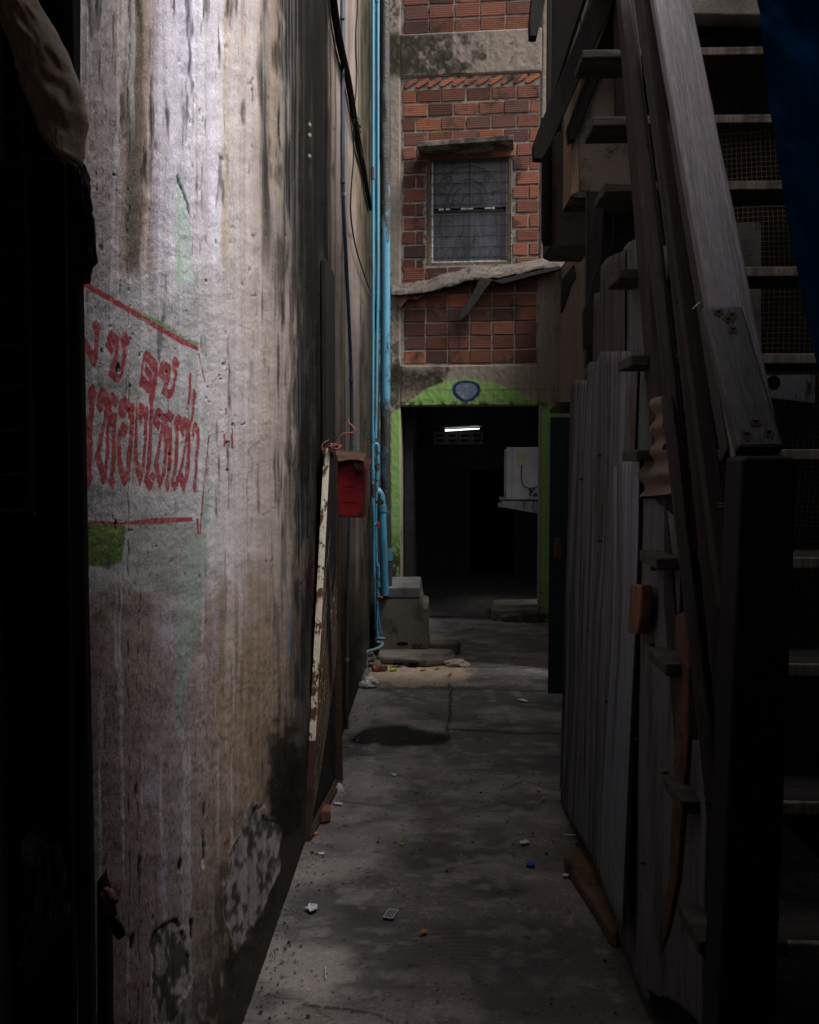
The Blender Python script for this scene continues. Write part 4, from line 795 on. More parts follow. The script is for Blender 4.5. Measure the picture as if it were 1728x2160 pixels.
m = MB(); m.hexa(bar(mid_, near_top, .011, .0262, gs)); bev(m.build('frame_upright', M_wpaint, gt_), .002, 1)
m = MB(); m.hexa(bar(g_b1, far_top, .03, .03, gs)); bev(m.build('frame_upright', M_rust2, gt_), .002, 1)
m = MB(); m.hexa(bar(g_b0+gs*.012, g_b1-gs*.012, .03, .028, Vector((0, 0, 1)))); bev(m.build('frame_rail', M_rust2, gt_), .002, 1); m = MB(); m.hexa(bar(near_top+gs*.012, far_top-gs*.012, .03, .024, Vector((0, 0, 1)))); bev(m.build('frame_rail', M_rust2, gt_), .002, 1)
m = MB(); L = (g_b1-g_b0).length; nrm = gs.cross(v_up.normalized()); H = v_up.length; vu = v_up.normalized()
step_ = .052
def gq(a, b): return (g_b0*(1-a/L)+g_b1*(a/L))*(1-b/H)+(near_top*(1-a/L)+far_top*(a/L))*(b/H)
for k in range(-int(L/step_)-1, int(H/step_)):
    for sgn in (1, -1):
        t0 = k*step_; p1 = [(0, t0), (L, t0+L*1.0)] if sgn > 0 else [(0, t0+L), (L, t0)]
        (a0_, b0_), (a1_, b1_) = p1
        if min(b0_, b1_) < 0 or max(b0_, b1_) > H: continue
        off = nrm*(.003*sgn); n5 = 10
        m.tube([gq(a0_+(a1_-a0_)*i/n5, b0_+(b1_-b0_)*i/n5)+off+nrm*random.uniform(-.002, .002) for i in range(n5+1)], .0022 if sgn > 0 else .0012, 4)
m.build('wire_mesh', M_rust2d, gt_)
m = MB(); bk = near_top-Vector((.06, 0, .02)); kx = Vector((-.012, 0, 0)); m.prism([gq(.03, .03)+kx, gq(L-.03, .03)+kx, gq(L-.03, H-.03)+kx, gq(.03, H-.03)+kx], (-.003, 0, 0)); m.build('dark_interior_sheet', M_black, gt_)  # black sheet stands in for the dark interior behind the mesh
# copper wire tangle
cw = thing('wire_tangle', near_top, 'tangle of copper coloured wire twisted round the top of the mesh gate', 'wire')
M_cop = grime('copper_wire', LC(172, 112, 98), LC(140, 88, 76), None, rough=.5, bump=.1)
Yg = near_top.y-.02
def gw(x, y, d=0): return AY(x, y, Yg+d)
tubeobj('wire_strand', curve_pts([gw(713, 944), gw(716, 925), gw(722, 916), gw(732, 913), gw(745, 912), gw(748, 905), gw(741, 896), gw(736, 892), gw(733, 882)], 6), .003, M_cop, cw, 6)
tubeobj('wire_strand', curve_pts([gw(680, 948), gw(680, 938), gw(686, 932), gw(694, 928)], 5), .0025, M_cop, cw, 6)
pts = [gw(693+random.uniform(0, 26), 935+random.uniform(0, 13), random.uniform(-.03, .05)) for _ in range(26)]; tubeobj('wire_coil', curve_pts(pts, 5), .0028, M_cop, cw, 6)
pts = [gw(679+random.uniform(0, 9), 948+random.uniform(0, 26), random.uniform(-.01, .03)) for _ in range(12)]; tubeobj('wire_coil', curve_pts(pts, 5), .0026, M_iron, cw, 6)

# ================================================================== RED BOX
Yr = 4.75
rb = thing('red_letter_box', AY(738, 1093, Yr), 'dark red metal box with crumpled rusty lid mounted on the left wall', 'box')
M_redm = grime('old_red_paint', LC(168, 40, 44), LC(150, 34, 38), LC(64, 34, 28), s1=4, s2=9, t3=(.62, .72), rough=.5, bump=.12, fine=.08, spec=.4)
c = [AY(x, y, Yr) for x, y in ((708, 1091), (766, 1093), (769, 972), (708, 968))]
m = MB(); m.prism(c, (0, .16, 0)); bev(m.build('box_body', M_redm, rb), .004, 2)
m = MB(); sgn_w = .006
def rbp(x, y, d=.002): return AY(x, y, Yr-d)
m.prism([rbp(*p) for p in ((709, 1090.5), (766, 1092.5), (765.8, 1088), (709, 1086))], (0, .0015, 0)); m.prism([rbp(*p) for p in ((764, 1088), (766.4, 1088), (768, 990), (765.6, 990))], (0, .0015, 0)); m.build('edge_flange', grime('red_rust_edge', LC(120, 44, 36), LC(94, 40, 32), None, s1=30), rb)
m = MB(); m.prism([rbp(*p, .0025) for p in ((741, 973), (768, 974), (767, 992), (757, 995), (750, 990))], (0, .002, 0)); m.build('rust_patch', M_iron, rb); m = MB(); m.prism([rbp(*p, .0045) for p in ((711, 1086), (722, 1083), (724, 1088), (712, 1089))], (0, .001, 0)); m.build('rust_patch', M_iron, rb); m = MB(); m.prism([rbp(*p, .0045) for p in ((754, 1082), (763, 1074), (765, 1086), (757, 1087))], (0, .001, 0)); m.build('rust_patch', M_iron, rb)
m = MB(); cc2 = rbp(740, 1034, .004); m.tube([cc2, cc2+Vector((0, .004, 0))], .006, 10); m.tube([cc2+Vector((.001, .001, -.016)), cc2+Vector((.001, .004, -.016))], .004, 8); m.build('red_seal', grime('bright_red', LC(190, 20, 36), None, None, bump=0), rb)
m = MB(); m.prism([rbp(*p, .0018) for p in ((723, 1025), (752, 1026), (752, 1027.5), (723, 1026.5))], (0, .001, 0)); m.build('faded_label_line', grime('dull_red_ink', LC(110, 34, 32), None, None, bump=0), rb); m = MB(); m.prism([rbp(*p, .0018) for p in ((723, 1058), (752, 1059), (752, 1060), (723, 1059))], (0, .001, 0)); m.build('faded_label_line', grime('dull_red', LC(110, 34, 32), None, None, bump=0), rb)
# crumpled lid sheet
M_lid = grime('rusty_sheet', LC(122, 88, 78), LC(100, 70, 62), LC(146, 104, 76), s1=8, s2=18, bump=.3, rough=.7)
top = [(706, 951), (712, 952), (730, 954), (750, 956), (773, 959)]; bot = [(707, 968), (713, 974), (730, 971), (752, 969), (768, 975)]
n, mm = 26, 8; V = np.zeros((n, mm, 3)); 
for i in range(n):
    t = i/(n-1); tx = np.interp(t, np.linspace(0, 1, 5), [a for a, b in top]); ty = np.interp(t, np.linspace(0, 1, 5), [b for a, b in top]); bx = np.interp(t, np.linspace(0, 1, 5), [a for a, b in bot]); by = np.interp(t, np.linspace(0, 1, 5), [b for a, b in bot])
    for j in range(mm):
        s = j/(mm-1); p_ = AY(tx*(1-s)+bx*s, ty*(1-s)+by*s, Yr-.01-.035*s+.01*pnoise(Vector((t*5, s*2, 1)))); V[i, j] = p_
    V[i, 0] = (V[i, 1][0], V[i, 1][1]+.17, V[i, 1][2]+.012)
lid = grid_mesh('lid', V, np.ones((n, mm, 3)), M_lid, rb); lid.modifiers.new('s', 'SOLIDIFY').thickness = .002
m = MB()
m.prism([rbp(*p, .04) for p in ((767, 972), (774, 968), (787, 970), (782, 980), (779, 990), (768, 988))], (0, .003, .0)); lid2 = m.build('lid_flap', grime('tan_rust', LC(164, 124, 96), LC(140, 98, 76), None, s1=12, bump=.5), rb)
m = MB(); m.prism([rbp(*p, .035) for p in ((745, 975), (767, 976), (768, 990), (758, 994), (750, 988))], (0, .003, 0)); m.build('torn_sheet', M_iron, rb)

# ================================================================== RIGHT SIDE: walls and overhang
M_rplaster = grime('pinkish_render', LC(128, 112, 106), LC(106, 92, 86), LC(70, 60, 56), s1=3, s2=8, st=(8, 8, .5), bump=.5)
xr = 1.06
rw = thing('rear_side_wall', (xr, 7.5, 0), 'short pinkish rendered wall joining the brick house on the right of the alley', 'wall')
m = MB()
ya = AX(1240, 700, xr).y; yb = 8.62
pts = [(ya-.3, -.02), (yb, -.02), (yb, AX(1184, 560, xr).z)] + [(AX(x, y, xr).y, AX(x, y, xr).z) for x, y in ((1190, 556), (1196, 530), (1206, 522), (1212, 505), (1226, 500), (1240, 480))]+[(ya-.3, 3.2)]
m.prism([Vector((xr, a, b)) for a, b in pts], (.2, 0, 0)); m.build('wall_body', M_rplaster, rw)
m = MB(); m.prism([AX(x, y, xr-.001) for x, y in ((1186, 640), (1188, 590), (1200, 575), (1212, 560), (1216, 585), (1206, 600), (1199, 625), (1190, 650), (1186, 660))], (-.012, 0, 0)); m.build('dark_hollow_patch', M_black, rw)  # black plate on the wall stands in for the darkness inside the break
m = MB(); m.prism([AX(x, y, xr-.06) for x, y in ((1186, 872), (1186, 864), (1212, 848), (1212, 872))], (-.10, 0, 0)); m.build('broken_ledge', M_vdwood, rw)
sh = thing('timber_house', (1.0, 4.6, 0), 'dark timber house whose boarded upper floor overhangs the right side of the alley', 'building')
m = MB(); m.box(1.42, 1.6, -3, 6.4, -.02, 4.5); m.build('shading_side_wall', M_vdwood, sh)  # wall height set so that it shades the lower left wall
m = MB()
for k in range(9): m.box(.58+k*.09, .664+k*.09, 5.30, 5.34+.004*(k % 2), 3.17+.015*math.sin(k*2.3), 4.75)
m.build('upper_boarding', M_vdwood, sh)
m = MB(); m.box(.62, 1.42, 3.7, 5.30, 3.32, 3.38); m.build('floor_boards', M_vdwood, sh)
m = MB()
for k in range(7): m.box(.66+k*.11, .764+k*.11, 4.3, 4.33+.003*(k % 2), -.0, 3.32)
m.build('back_boarding', M_vdwood, sh)
m = MB(); m.box(.60, .615, 3.72, 5.28, 3.40, 4.7); m.build('upper_side_boarding', M_vdwood, sh)
def pq(x, y, Y): return AY(x, y, Y)
m = MB(); m.prism([pq(x, y, 3.9) for x, y in ((1125, 335), (1124, 306), (1140, 262), (1262, -30), (1310, -30), (1160, 310), (1145, 336))], (0, .05, 0)); bev(m.build('eave_rafter', M_vdwood, sh), .004, 1)
m = MB(); m.prism([pq(x, y, 3.6) for x, y in ((1117, 77), (1116, 45), (1126, -60), (1165, -60), (1133, 77))], (0, .05, 0)); bev(m.build('eave_rafter', M_vdwood, sh), .004, 1)
m = MB(); m.prism([pq(x, y, 4.0) for x, y in ((1200, 300), (1196, 270), (1320, -60), (1350, -60), (1215, 290))], (0, .05, 0)); bev(m.build('eave_rafter', M_vdwood, sh), .004, 1)
m = MB(); m.prism([pq(x, y, 3.85) for x, y in ((1240, 400), (1276, 405), (1268, 600), (1258, 1200), (1232, 1200), (1238, 700))], (0, .06, 0)); bev(m.build('support_post', M_vdwood, sh), .004, 1)
m = MB(); m.prism([pq(x, y, 3.75) for x, y in ((1238, 640), (1258, 560), (1262, 700), (1232, 740), (1230, 660))], (0, .03, 0)); m.build('loose_board', M_vdwood, sh)
m = MB(); m.prism([pq(x, y, 3.9) for x, y in ((1297, -60), (1325, -60), (1322, 260), (1300, 260))], (0, .04, 0)); bev(m.build('wall_stud', M_rwood, sh), .003, 1)
M_chute = grime('grey_concrete_box', LC(120, 110, 100), LC(96, 88, 80), LC(44, 40, 36), s1=3, s2=7, t3=(.5, .66), bump=.5)
ch = thing('concrete_trough', pq(1260, 410, 4.1), 'grey concrete trough slung under the timber upper floor with one edge coloured as lit', 'trough')
m = MB(); m.prism([pq(x, y, 4.05) for x, y in ((1222, 404), (1219, 210), (1262, 30), (1275, -60), (1360, -60), (1350, 404))], (0, .22, 0)); bev(m.build('trough_side', M_chute, ch), .004, 1)
m = MB(); m.prism([pq(x, y, 4.05) for x, y in ((1204, 413), (1206, 195), (1250, 30), (1262, -60), (1275, -60), (1262, 30), (1219, 210), (1222, 404))], (0, .25, 0)); bev(m.build('lit_edge', grime('lit_edge_colour', LC(150, 128, 104), LC(122, 102, 84), None, st=(4, 4, .4)), ch), .003, 1)  # left face coloured paler, the light falling on it is painted in
m = MB(); m.prism([pq(x, y, 4.02) for x, y in ((1204, 416), (1222, 404), (1350, 404), (1350, 418))], (0, .25, 0)); m.build('trough_bottom', M_conc_d, ch)
cb_ = thing('concrete_box', pq(1200, 515, 5.1), 'dark weathered concrete box projecting beside the brick wall', 'box')
m = MB(); m.prism([pq(x, y, 5.1) for x, y in ((1162, 512), (1162, 300), (1180, 276), (1250, 276), (1250, 520), (1180, 520))], (0, .4, 0)); bev(m.build('box_side', grime('dark_concrete', LC(84, 78, 70), LC(62, 58, 52), LC(30, 28, 25), s1=3, s2=6, bump=.5), cb_), .006, 2)
dpp = MB(); dpp.tube([pq(1153, 250, 5.02), pq(1153, 505, 5.02), pq(1154, 518, 5.02)], [.027, .027, .022], 14); o = smooth_angle(dpp.build('gutter_pipe', M_black)); tag(o, 'short black gutter pipe ending beside the dark concrete box', 'pipe')
# bare concrete wall panel at top right
m = MB(); m.prism([pq(x, y, 3.5) for x, y in ((1440, 28), (1440, -120), (1740, -120), (1740, 33))], (0, .1, 0)); bev(m.build('cement_panel', grime('smeared_cement', LC(150, 144, 138), LC(120, 116, 112), LC(96, 92, 86), s1=4, s2=8, bump=.8), sh), .004, 1)

# teal gate leaf
Yt = 5.85
tg = thing('teal_gate', pq(1180, 1472, Yt), 'dark teal sheet metal gate leaf standing open beyond the corrugated sheets', 'gate')
M_teal = grime('dark_teal_paint', LC(40, 56, 60), LC(32, 44, 48), LC(24, 30, 32), s1=3, s2=8, st=(6, 6, .4), rough=.55, bump=.1)
m = MB()
xa = pq(1161, 900, Yt).x; xb = pq(1245, 900, Yt).x; z1 = pq(1180, 880, Yt).z; n = 40
for i in range(n):
    x0 = xa+(xb-xa)*i/n; x1 = xa+(xb-xa)*(i+1)/n; r0 = .006*(1 if (i % 5) in (0,) else 0)
    m.box(x0, x1-.0002, Yt-r0-.002*(i % 2)*.5, Yt+.012, .03, z1)
m.build('gate_sheet', M_teal, tg)
m = MB(); m.prism([pq(x, y, Yt-.03) for x, y in ((1170, 1178), (1172, 1136), (1187, 1137), (1185, 1180))], (0, .024, 0)); bev(m.build('wood_block', M_bwood, tg), .003, 1)

# corrugated sheets along the right edge
XS = .552
M_zinc = grime('dull_zinc', LC(122, 126, 134), LC(84, 86, 92), LC(84, 56, 42), s1=3, s2=5, t2=(.4, .6), t3=(.52, .66), st=(5, 9, .2), st3=(6, 9, .5), rough=.6, bump=.15, metal=.3, fine=.15)
M_zinc2 = grime('pale_zinc', LC(126, 132, 142), LC(90, 95, 104), LC(120, 78, 50), s1=3, s2=6, t3=(.68, .76), st=(5, 5, .2), st3=(5, 5, .8), rough=.5, bump=.12, metal=.35, fine=.12)
M_oldzinc = grime('stained_zinc', LC(80, 76, 73), LC(56, 53, 51), LC(44, 36, 32), s1=3, s2=6, t3=(.55, .7), st=(5, 5, .3), rough=.7, bump=.2, metal=.1)
M_fibre = grime('fibre_cement', LC(92, 93, 97), LC(66, 67, 71), LC(58, 46, 40), s1=4, s2=8, t3=(.58, .7), st=(3, 3, .6), rough=.85, bump=.35, bscale=90)
def sheet(name, label, pa, pb, top, bot, mat, X=XS, pitch=.03, amp=.006, jag=.006, tilt=0.0, nu=None, curl=0.0, seed=0):
    """corrugated sheet in the plane x=X; pa/pb columns measured in the photo, top/bot = [(px,py)...]"""
    Ya, Yb = AX(pa, 960, X).y, AX(pb, 960, X).y; n = nu or max(24, int(abs(Yb-Ya)/pitch*8)); mm = 60
    T = [(AX(x, y, X).y, AX(x, y, X).z) for x, y in top]; B = [(AX(x, y, X).y, AX(x, y, X).z) for x, y in bot]; T.sort(); B.sort()
    V = np.zeros((n+1, mm+1, 3))
    for i in range(n+1):
        Y = Ya+(Yb-Ya)*i/n; zt = np.interp(Y, [a for a, b in T], [b for a, b in T])+(pnoise(Vector((Y*30, seed, 0))))*jag; zb_ = max(.012, np.interp(Y, [a for a, b in B], [b for a, b in B])+(pnoise(Vector((Y*26, seed, 7))))*jag*2)
        for j in range(mm+1):
            s = j/mm; z = zb_+(zt-zb_)*s; c = math.cos(2*math.pi*Y/pitch); c = math.copysign(abs(c)**.7, c)
            V[i, j] = (X-amp*c+tilt*(z-.8)+.012*pnoise(Vector((Y*2, z*1.5, seed)))+curl*max(0, s-.85)*pnoise(Vector((Y*8, 3, seed)))+curl*.4*max(0, .12-s)*pnoise(Vector((Y*7, 5, seed))), Y, z)
    me = bpy.data.meshes.new(name); idx = np.arange((n+1)*(mm+1)).reshape(n+1, mm+1)
    f = np.stack([idx[:-1, :-1], idx[:-1, 1:], idx[1:, 1:], idx[1:, :-1]], -1).reshape(-1, 4)
    me.from_pydata([tuple(v) for v in V.reshape(-1, 3)], [], f.tolist()); me.polygons.foreach_set('use_smooth', [True]*len(me.polygons))
    o = link(name, me, mat); o.modifiers.new('s', 'SOLIDIFY').thickness = .0022
    return tag(o, label, 'metal sheet' if 'corrug' in label or 'zinc' in label else 'panel')
sheet('corrugated_sheet', 'narrow rust streaked corrugated sheet farthest along the right side', 1198, 1256, [(1206, 800), (1226, 803), (1232, 768), (1256, 762)], [(1187, 1700), (1200, 1712), (1256, 1800)], M_oldzinc, XS+.018, .066, .010, seed=1, tilt=.02)
sheet('corrugated_sheet', 'tall dark corrugated sheet rising behind the stair foot boards', 1250, 1318, [(1256, 620), (1268, 616), (1270, 560), (1276, 556), (1284, 545), (1318, 530)], [(1250, 1760), (1318, 1900)], M_oldzinc, XS+.026, .05, .005, seed=2)
sheet('corrugated_sheet', 'long blue grey corrugated sheet with a ragged bottom over the alley floor', 1202, 1322, [(1198, 800), (1228, 803), (1232, 765), (1256, 762), (1260, 742), (1322, 740)], [(1196, 1712), (1212, 1728), (1250, 1790), (1280, 1845), (1322, 1935)], M_zinc, XS, .042, .0085, seed=3, curl=.012, tilt=.02)
sheet('corrugated_sheet', 'short pale corrugated zinc sheet with a curled rusty top corner', 1294, 1346, [(1294, 985), (1300, 980), (1330, 966), (1336, 962), (1346, 968)], [(1294, 1880), (1346, 1990)], M_zinc2, XS-.014, .05, .009, seed=4, curl=.015, tilt=.02)
sheet('flat_sheet', 'flat grey brown panel standing behind the left ends of the stair treads', 1312, 1400, [(1312, 530), (1345, 500), (1400, 520)], [(1312, 1300), (1400, 1400)], M_fibre, XS+.034, .3, .004, seed=5)
sheet('cement_sheet', 'large mottled grey cement panel reaching the floor below the stair', 1316, 1432, [(1316, 1010), (1350, 1052), (1385, 1050), (1432, 1110)], [(1300, 1965), (1316, 2000), (1345, 2070), (1372, 2130), (1385, 1990), (1405, 1860), (1420, 1700), (1432, 1560)], M_fibre, XS+.006, .5, .006, seed=6, jag=.004)
sheet('cement_sheet', 'lowest tan cement panel leaning at the foot of the stair post', 1378, 1512, [(1378, 1900), (1420, 1640), (1450, 1560), (1512, 1560)], [(1370, 2085), (1430, 2120), (1495, 2180), (1512, 2150)], M_fibre, XS-.004, .6, .006, seed=7)
cr = MB()
n = 60; V = np.zeros((24, n, 3)); CCx = np.ones((24, n, 3))
for i in range(24):
    for j in range(n):
        t = i/23; s = j/(n-1); x = 1352+t*68; y = 840+s*(1048-840)-6*t; 
        if s < .55: x = 1376+t*28
        p_ = AX(x, y, XS-.008); V[i, j] = (p_.x-.008*math.sin(s*26)+.006*pnoise(Vector((t*4, s*6, 0))), p_.y, p_.z)
sc2 = grid_mesh('crimped_scrap', V, CCx*lin((112, 98, 88)), wallmat('crimped_tin', speck=.2, bstr=.2, streaks=False)); tag(sc2, 'crimped scrap of brown tin tucked between the panels under a stair tread', 'metal sheet')
def polyX(name, pts, X, th, mat, label, cat, bv=.003, parent=None):
    m = MB(); m.prism([AX(x, y, X) for x, y in pts], (th, 0, 0)); o = bev(m.build(name, mat, parent), bv, 1)
    if label: tag(o, label, cat)
    return o
polyX('wooden_peg', [(1330, 1232), (1352, 1234), (1350, 1300), (1343, 1338), (1323, 1334), (1326, 1290)], XS-.045, .03, M_bwood, 'short reddish wood block nailed over the joint of two sheets', 'wood block', .004)
for y in (1256, 1274): pass
polyX('wood_batten', [(1424, 1300), (1440, 1290), (1452, 1400), (1450, 1560), (1428, 1850), (1408, 1960), (1392, 2020), (1385, 2000), (1410, 1850), (1425, 1560)], XS-.012, .02, M_iron, 'rust brown batten standing between the two cement panels', 'batten')
pw = MB(); zt_ = .045; P_ = [AZ(*p, zt_) for p in ((1189, 1808), (1220, 1793), (1300, 1872), (1325, 1950), (1300, 1972), (1287, 1962))]
pw.prism([Vector((p.x, p.y, .004)) for p in P_], (0, 0, zt_-.004)); o = bev(pw.build('fallen_board', grime('rotten_wood', LC(98, 76, 60), LC(72, 56, 46), LC(50, 42, 36), s1=6, s2=12, bump=.9, bscale=40)), .006, 2); tag(o, 'rotten brown board lying on the floor under the corrugated sheet', 'board')

# nail heads and rust weeps fixing the sheets
for par, pts in (('corrugated_sheet.002', ((1224, 1010), (1262, 1140), (1240, 1330), (1278, 1480), (1226, 1600), (1300, 1700), (1262, 960))), ('cement_sheet', ((1372, 1360), (1338, 1560), (1400, 1630), (1352, 1820), (1374, 1200)))):
    po = bpy.data.objects.get(par)
    if po is None: continue
    for (x, y) in pts:
        c = AX(x, y, XS-.012); m = MB(); m.tube([c+Vector((.012, 0, 0)), c, c-Vector((.003, 0, 0))], [.005, .005, .003], 8); m.build('nail_head', M_iron, po)
# ================================================================== STAIR
stair = thing('wooden_stair', (.75, 1.8, 0), 'steep dark open wooden stair with a pale handrail plank on the right of the alley', 'stairs')
def board(name, p0, p1, wid, thk, mat, parent, wdir=(1, 0, 0), nseg=1, bow=0.0, bv=.003, taper=1.0):
    """plank from p0 to p1: local z = length, local x = width, local y = thickness"""
    p0, p1 = Vector(p0), Vector(p1); L = (p1-p0).length; z = (p1-p0).normalized(); x = Vector(wdir); x = (x-z*x.dot(z)).normalized(); y = z.cross(x)
    M = Matrix.Translation(p0) @ Matrix((x, y, z)).transposed().to_4x4()
    m = MB(); k = 14; n0 = 0; rs = random.random()*50
    for i in range(k+1):
        t = i/k; w_ = wid*(1+(taper-1)*t)/2; b_ = bow*math.sin(math.pi*t); j = .0016
        jj = lambda q_: j*pnoise(Vector((t*9, q_, rs)))
        m.v += [(-w_+jj(1)+b_, -thk/2+jj(2), L*t), (w_+jj(3)+b_, -thk/2+jj(4), L*t), (w_+jj(5)+b_, thk/2+jj(6), L*t), (-w_+jj(7)+b_, thk/2+jj(8), L*t)]
        if i:
            a = (i-1)*4; b = i*4
            for e in range(4): m.f.append((a+e, a+(e+1) % 4, b+(e+1) % 4, b+e)); m.c.append(m.cc)
    m.f.append((3, 2, 1, 0)); m.f.append((k*4, k*4+1, k*4+2, k*4+3)); m.c += [m.cc]*2
    me = m.mesh(name); o = link(name, me, mat, parent, M); return bev(o, bv, 2)
XT = .505; M_nose = wood('lit_nosing_wood', LC(150, 136, 124), LC(104, 94, 86), LC(72, 62, 54), st3=(.8, 9, 9))
tr = [(1, 1990, 1.80), (1, 1693, 1.975), (1405, 1400, None), (1380, 1176, None), (1345, 949, None), (1330, 748, None), (1305, 566, None), (1275, 385, None), (1250, 246, None), (1232, 104, None)]
for i, (x, y, Yf) in enumerate(tr):
    if Yf is None: p_ = AX(x, y, XT); Yf, zt = p_.y, p_.z
    else: zt = AY(1690, y, Yf).z
    d = .19 if i > 1 else .17; th = .029
    o = board('tread', (XT+random.uniform(-.006, .006), Yf+d/2, zt-th/2), (1.36, Yf+d/2, zt-th/2+.004), d, th, M_tread, stair, wdir=(0, 1, 0), bv=.005)
    m = MB(); m.box(.67, 1.34, Yf-.0035, Yf+.012, zt-th+.004, zt+.0015); bev(m.build('lit_nosing', M_nose, stair), .003, 2)  # paler strip brightens the tread front, its lit look is in the colour
s_dir = Vector((0, .17, .262)).normalized()
for X in (.575, 1.28):
    p0 = AX(1450, 1560, .575); p1 = AX(1316, -60, .575); p0.x = p1.x = X
    board('stringer', p0, p1, .10, .036, M_rwood, stair, wdir=(0, -1, .6))
# hand rail: long pale plank, repair plank nailed over its lower end
hb = AY(1598, 962, 1.76); ht = AY(1403, -60, 2.60)
board('handrail_plank', hb+Vector((0, 0, -.01)), ht, .088, .030, M_hwood, stair, wdir=(1, 0, 0), bv=.006, taper=1.12)
rb0 = AY(1602, 953, 1.70); rb1 = AY(1520, 655, 1.925)
rp = board('repair_plank', rb0, rb1, .082, .026, M_owood, stair, wdir=(1, 0, 0), bv=.007)
zd = (rb1-rb0).normalized(); yd = zd.cross(Vector((1, 0, 0))).normalized(); sg = 1 if yd.y < 0 else -1; yd = yd*sg
M_knot = grime('rust_stained_wood', LC(56, 42, 34), LC(42, 34, 30), LC(30, 26, 24), s1=30, s2=60, bump=.5)
for (u, t) in ((-.010, .955), (.014, .935), (.004, .90), (.008, .82), (.002, .17), (-.020, .09), (.020, .10)):
    c = rb0+(rb1-rb0)*t+Vector((u, 0, 0)); nd = MB(); nd.tube([c+yd*.010, c+yd*.0165, c+yd*.018], [.0042, .0042, .0030], 10); nd.build('nail_head', M_iron, stair)
    pts_ = [c+yd*.0133+Vector((math.cos(k*.52)*.011*random.uniform(.6, 1.1), 0, 0))+zd*math.sin(k*.52)*.014*random.uniform(.5, 1.3)-zd*.004 for k in range(12)]
    nd = MB(); nd.prism(pts_, yd*.0009); nd.build('rust_stain', M_knot, stair)
board('lower_rail', AY(1545, 962, 1.80), AY(1425, 250, 2.35), .03, .05, M_dwood, stair, bv=.004)
board('lower_rail', AY(1533, 1290, 1.86), AY(1350, -60, 2.68), .034, .06, M_rwood, stair, bv=.004)
# newel post
post = MB(); Yn = 1.62
a = [AY(1566, 990, Yn), AY(1684, 990, Yn)]; b = [AY(1500, 2240, Yn), AY(1625, 2240, Yn)]; dpt = .10
k = 14
ring = []
for i in range(k+1):
    t = math.pi*i/k; cxm = (a[0].x+a[1].x)/2; hw = (a[1].x-a[0].x)/2; ring.append(Vector((cxm-hw*math.copysign(abs(math.cos(t))**.35, math.cos(t)), Yn, a[0].z+.022*math.sin(t)**.35)))
post.prism([Vector((b[0].x, Yn, -.0)), *ring, Vector((b[1].x, Yn, -.0))], (0, dpt, 0)); bev(post.build('newel_post', M_black, stair), .008, 3)
board('inner_post', AY(1515, 2150, 1.78), AY(1562, 968, 1.78), .035, .06, M_vdwood, stair, bv=.012)
m = MB()
for y in (1062, 1068): m.tube([AY(1515, y, 1.74), AY(1545, y+1, 1.70), AY(1560, y+2, 1.70)], .0012, 5)
m.build('binding_wire', M_iron, stair); m = MB(); m.tube([AY(1461, 652, 1.98), AY(1477, 637, 1.98)], .0016, 6); m.build('bent_nail', M_alu, stair)
# loose boards leaning
def lean(label, p0, p1, w_, t_, mat, bow=0.0, wd=(1, -.5, 0)):
    o = board('leaning_board', p0, p1, w_, t_, mat, None, wdir=wd, bow=bow, bv=.004); return tag(o, label, 'board', None)
lean('longest warped dark board leaning against the stair, chipped yellow at its foot', AX(1519, 1802, .525), AX(1312, -80, .525), .030, .046, M_dwood, .006)
lean('dark reddish board leaning against the stair, next to the handrail side', AX(1530, 1500, .545), AX(1352, -80, .545), .030, .05, M_rwood, .004)
lean('shorter dark board leaning lowest, with a square cut top under the treads', AX(1508, 1700, .508), AX(1409, 842, .508), .026, .04, M_dwood)
chip = MB()
for (x, y0_, y1_) in ((1513, 1742, 1800), (1497, 1600, 1625), (1484, 1478, 1515), (1477, 1420, 1440), (1465, 1280, 1292)):
    chip.tube([AX(x-3, y0_, .500), AX(x, (y0_+y1_)/2, .499), AX(x+4, y1_, .500)], [.001, .003, .002], 5)
# screen net and stuff behind the treads
net = thing('wire_net', (1.1, 3.3, 0), 'sagging beige square wire net hanging in the dark behind the stair treads', 'net')
M_net = grime('beige_wire', LC(150, 128, 104), LC(120, 100, 84), None, bump=0)
m = MB(); Y3 = 3.30
for i in range(46):
    x = .86+i*.0165; m.tube([Vector((x+.012*math.sin(z*3+i*.1), Y3+.03*math.sin(z*4+x*3)+.02*math.sin(x*9), z)) for z in np.linspace(.3, 2.62, 26)], .00085, 3, False)
for j in range(137):
    z = .3+j*.017; m.tube([Vector((x+.012*math.sin(z*3), Y3+.03*math.sin(z*4+x*3)+.02*math.sin(x*9), z+.01*math.sin(x*7))) for x in np.linspace(.86, 1.6, 14)], .00085, 3, False)
m.build('net_wires', M_net, net)
br = MB(); br.prism([AY(x, y, 3.2) for x, y in ((1600, 792), (1720, 790), (1720, 850), (1620, 838), (1612, 820))], (0, .004, 0)); o = br.build('metal_bracket', M_alu)
tag(o, 'grey metal bracket plate with a round hole seen between two stair treads', 'bracket')
hole = MB(); c = AY(1632, 806, 3.197); hole.tube([c, c+Vector((0, .002, 0))], .022, 20); h_ = hole.build('hole', M_black, o) if False else None
me_ = hole.mesh('bolt_hole'); ho = bpy.data.objects.new('bolt_hole', me_); col.objects.link(ho); me_.materials.append(M_black); ho.parent = o; ho.location = -o.location
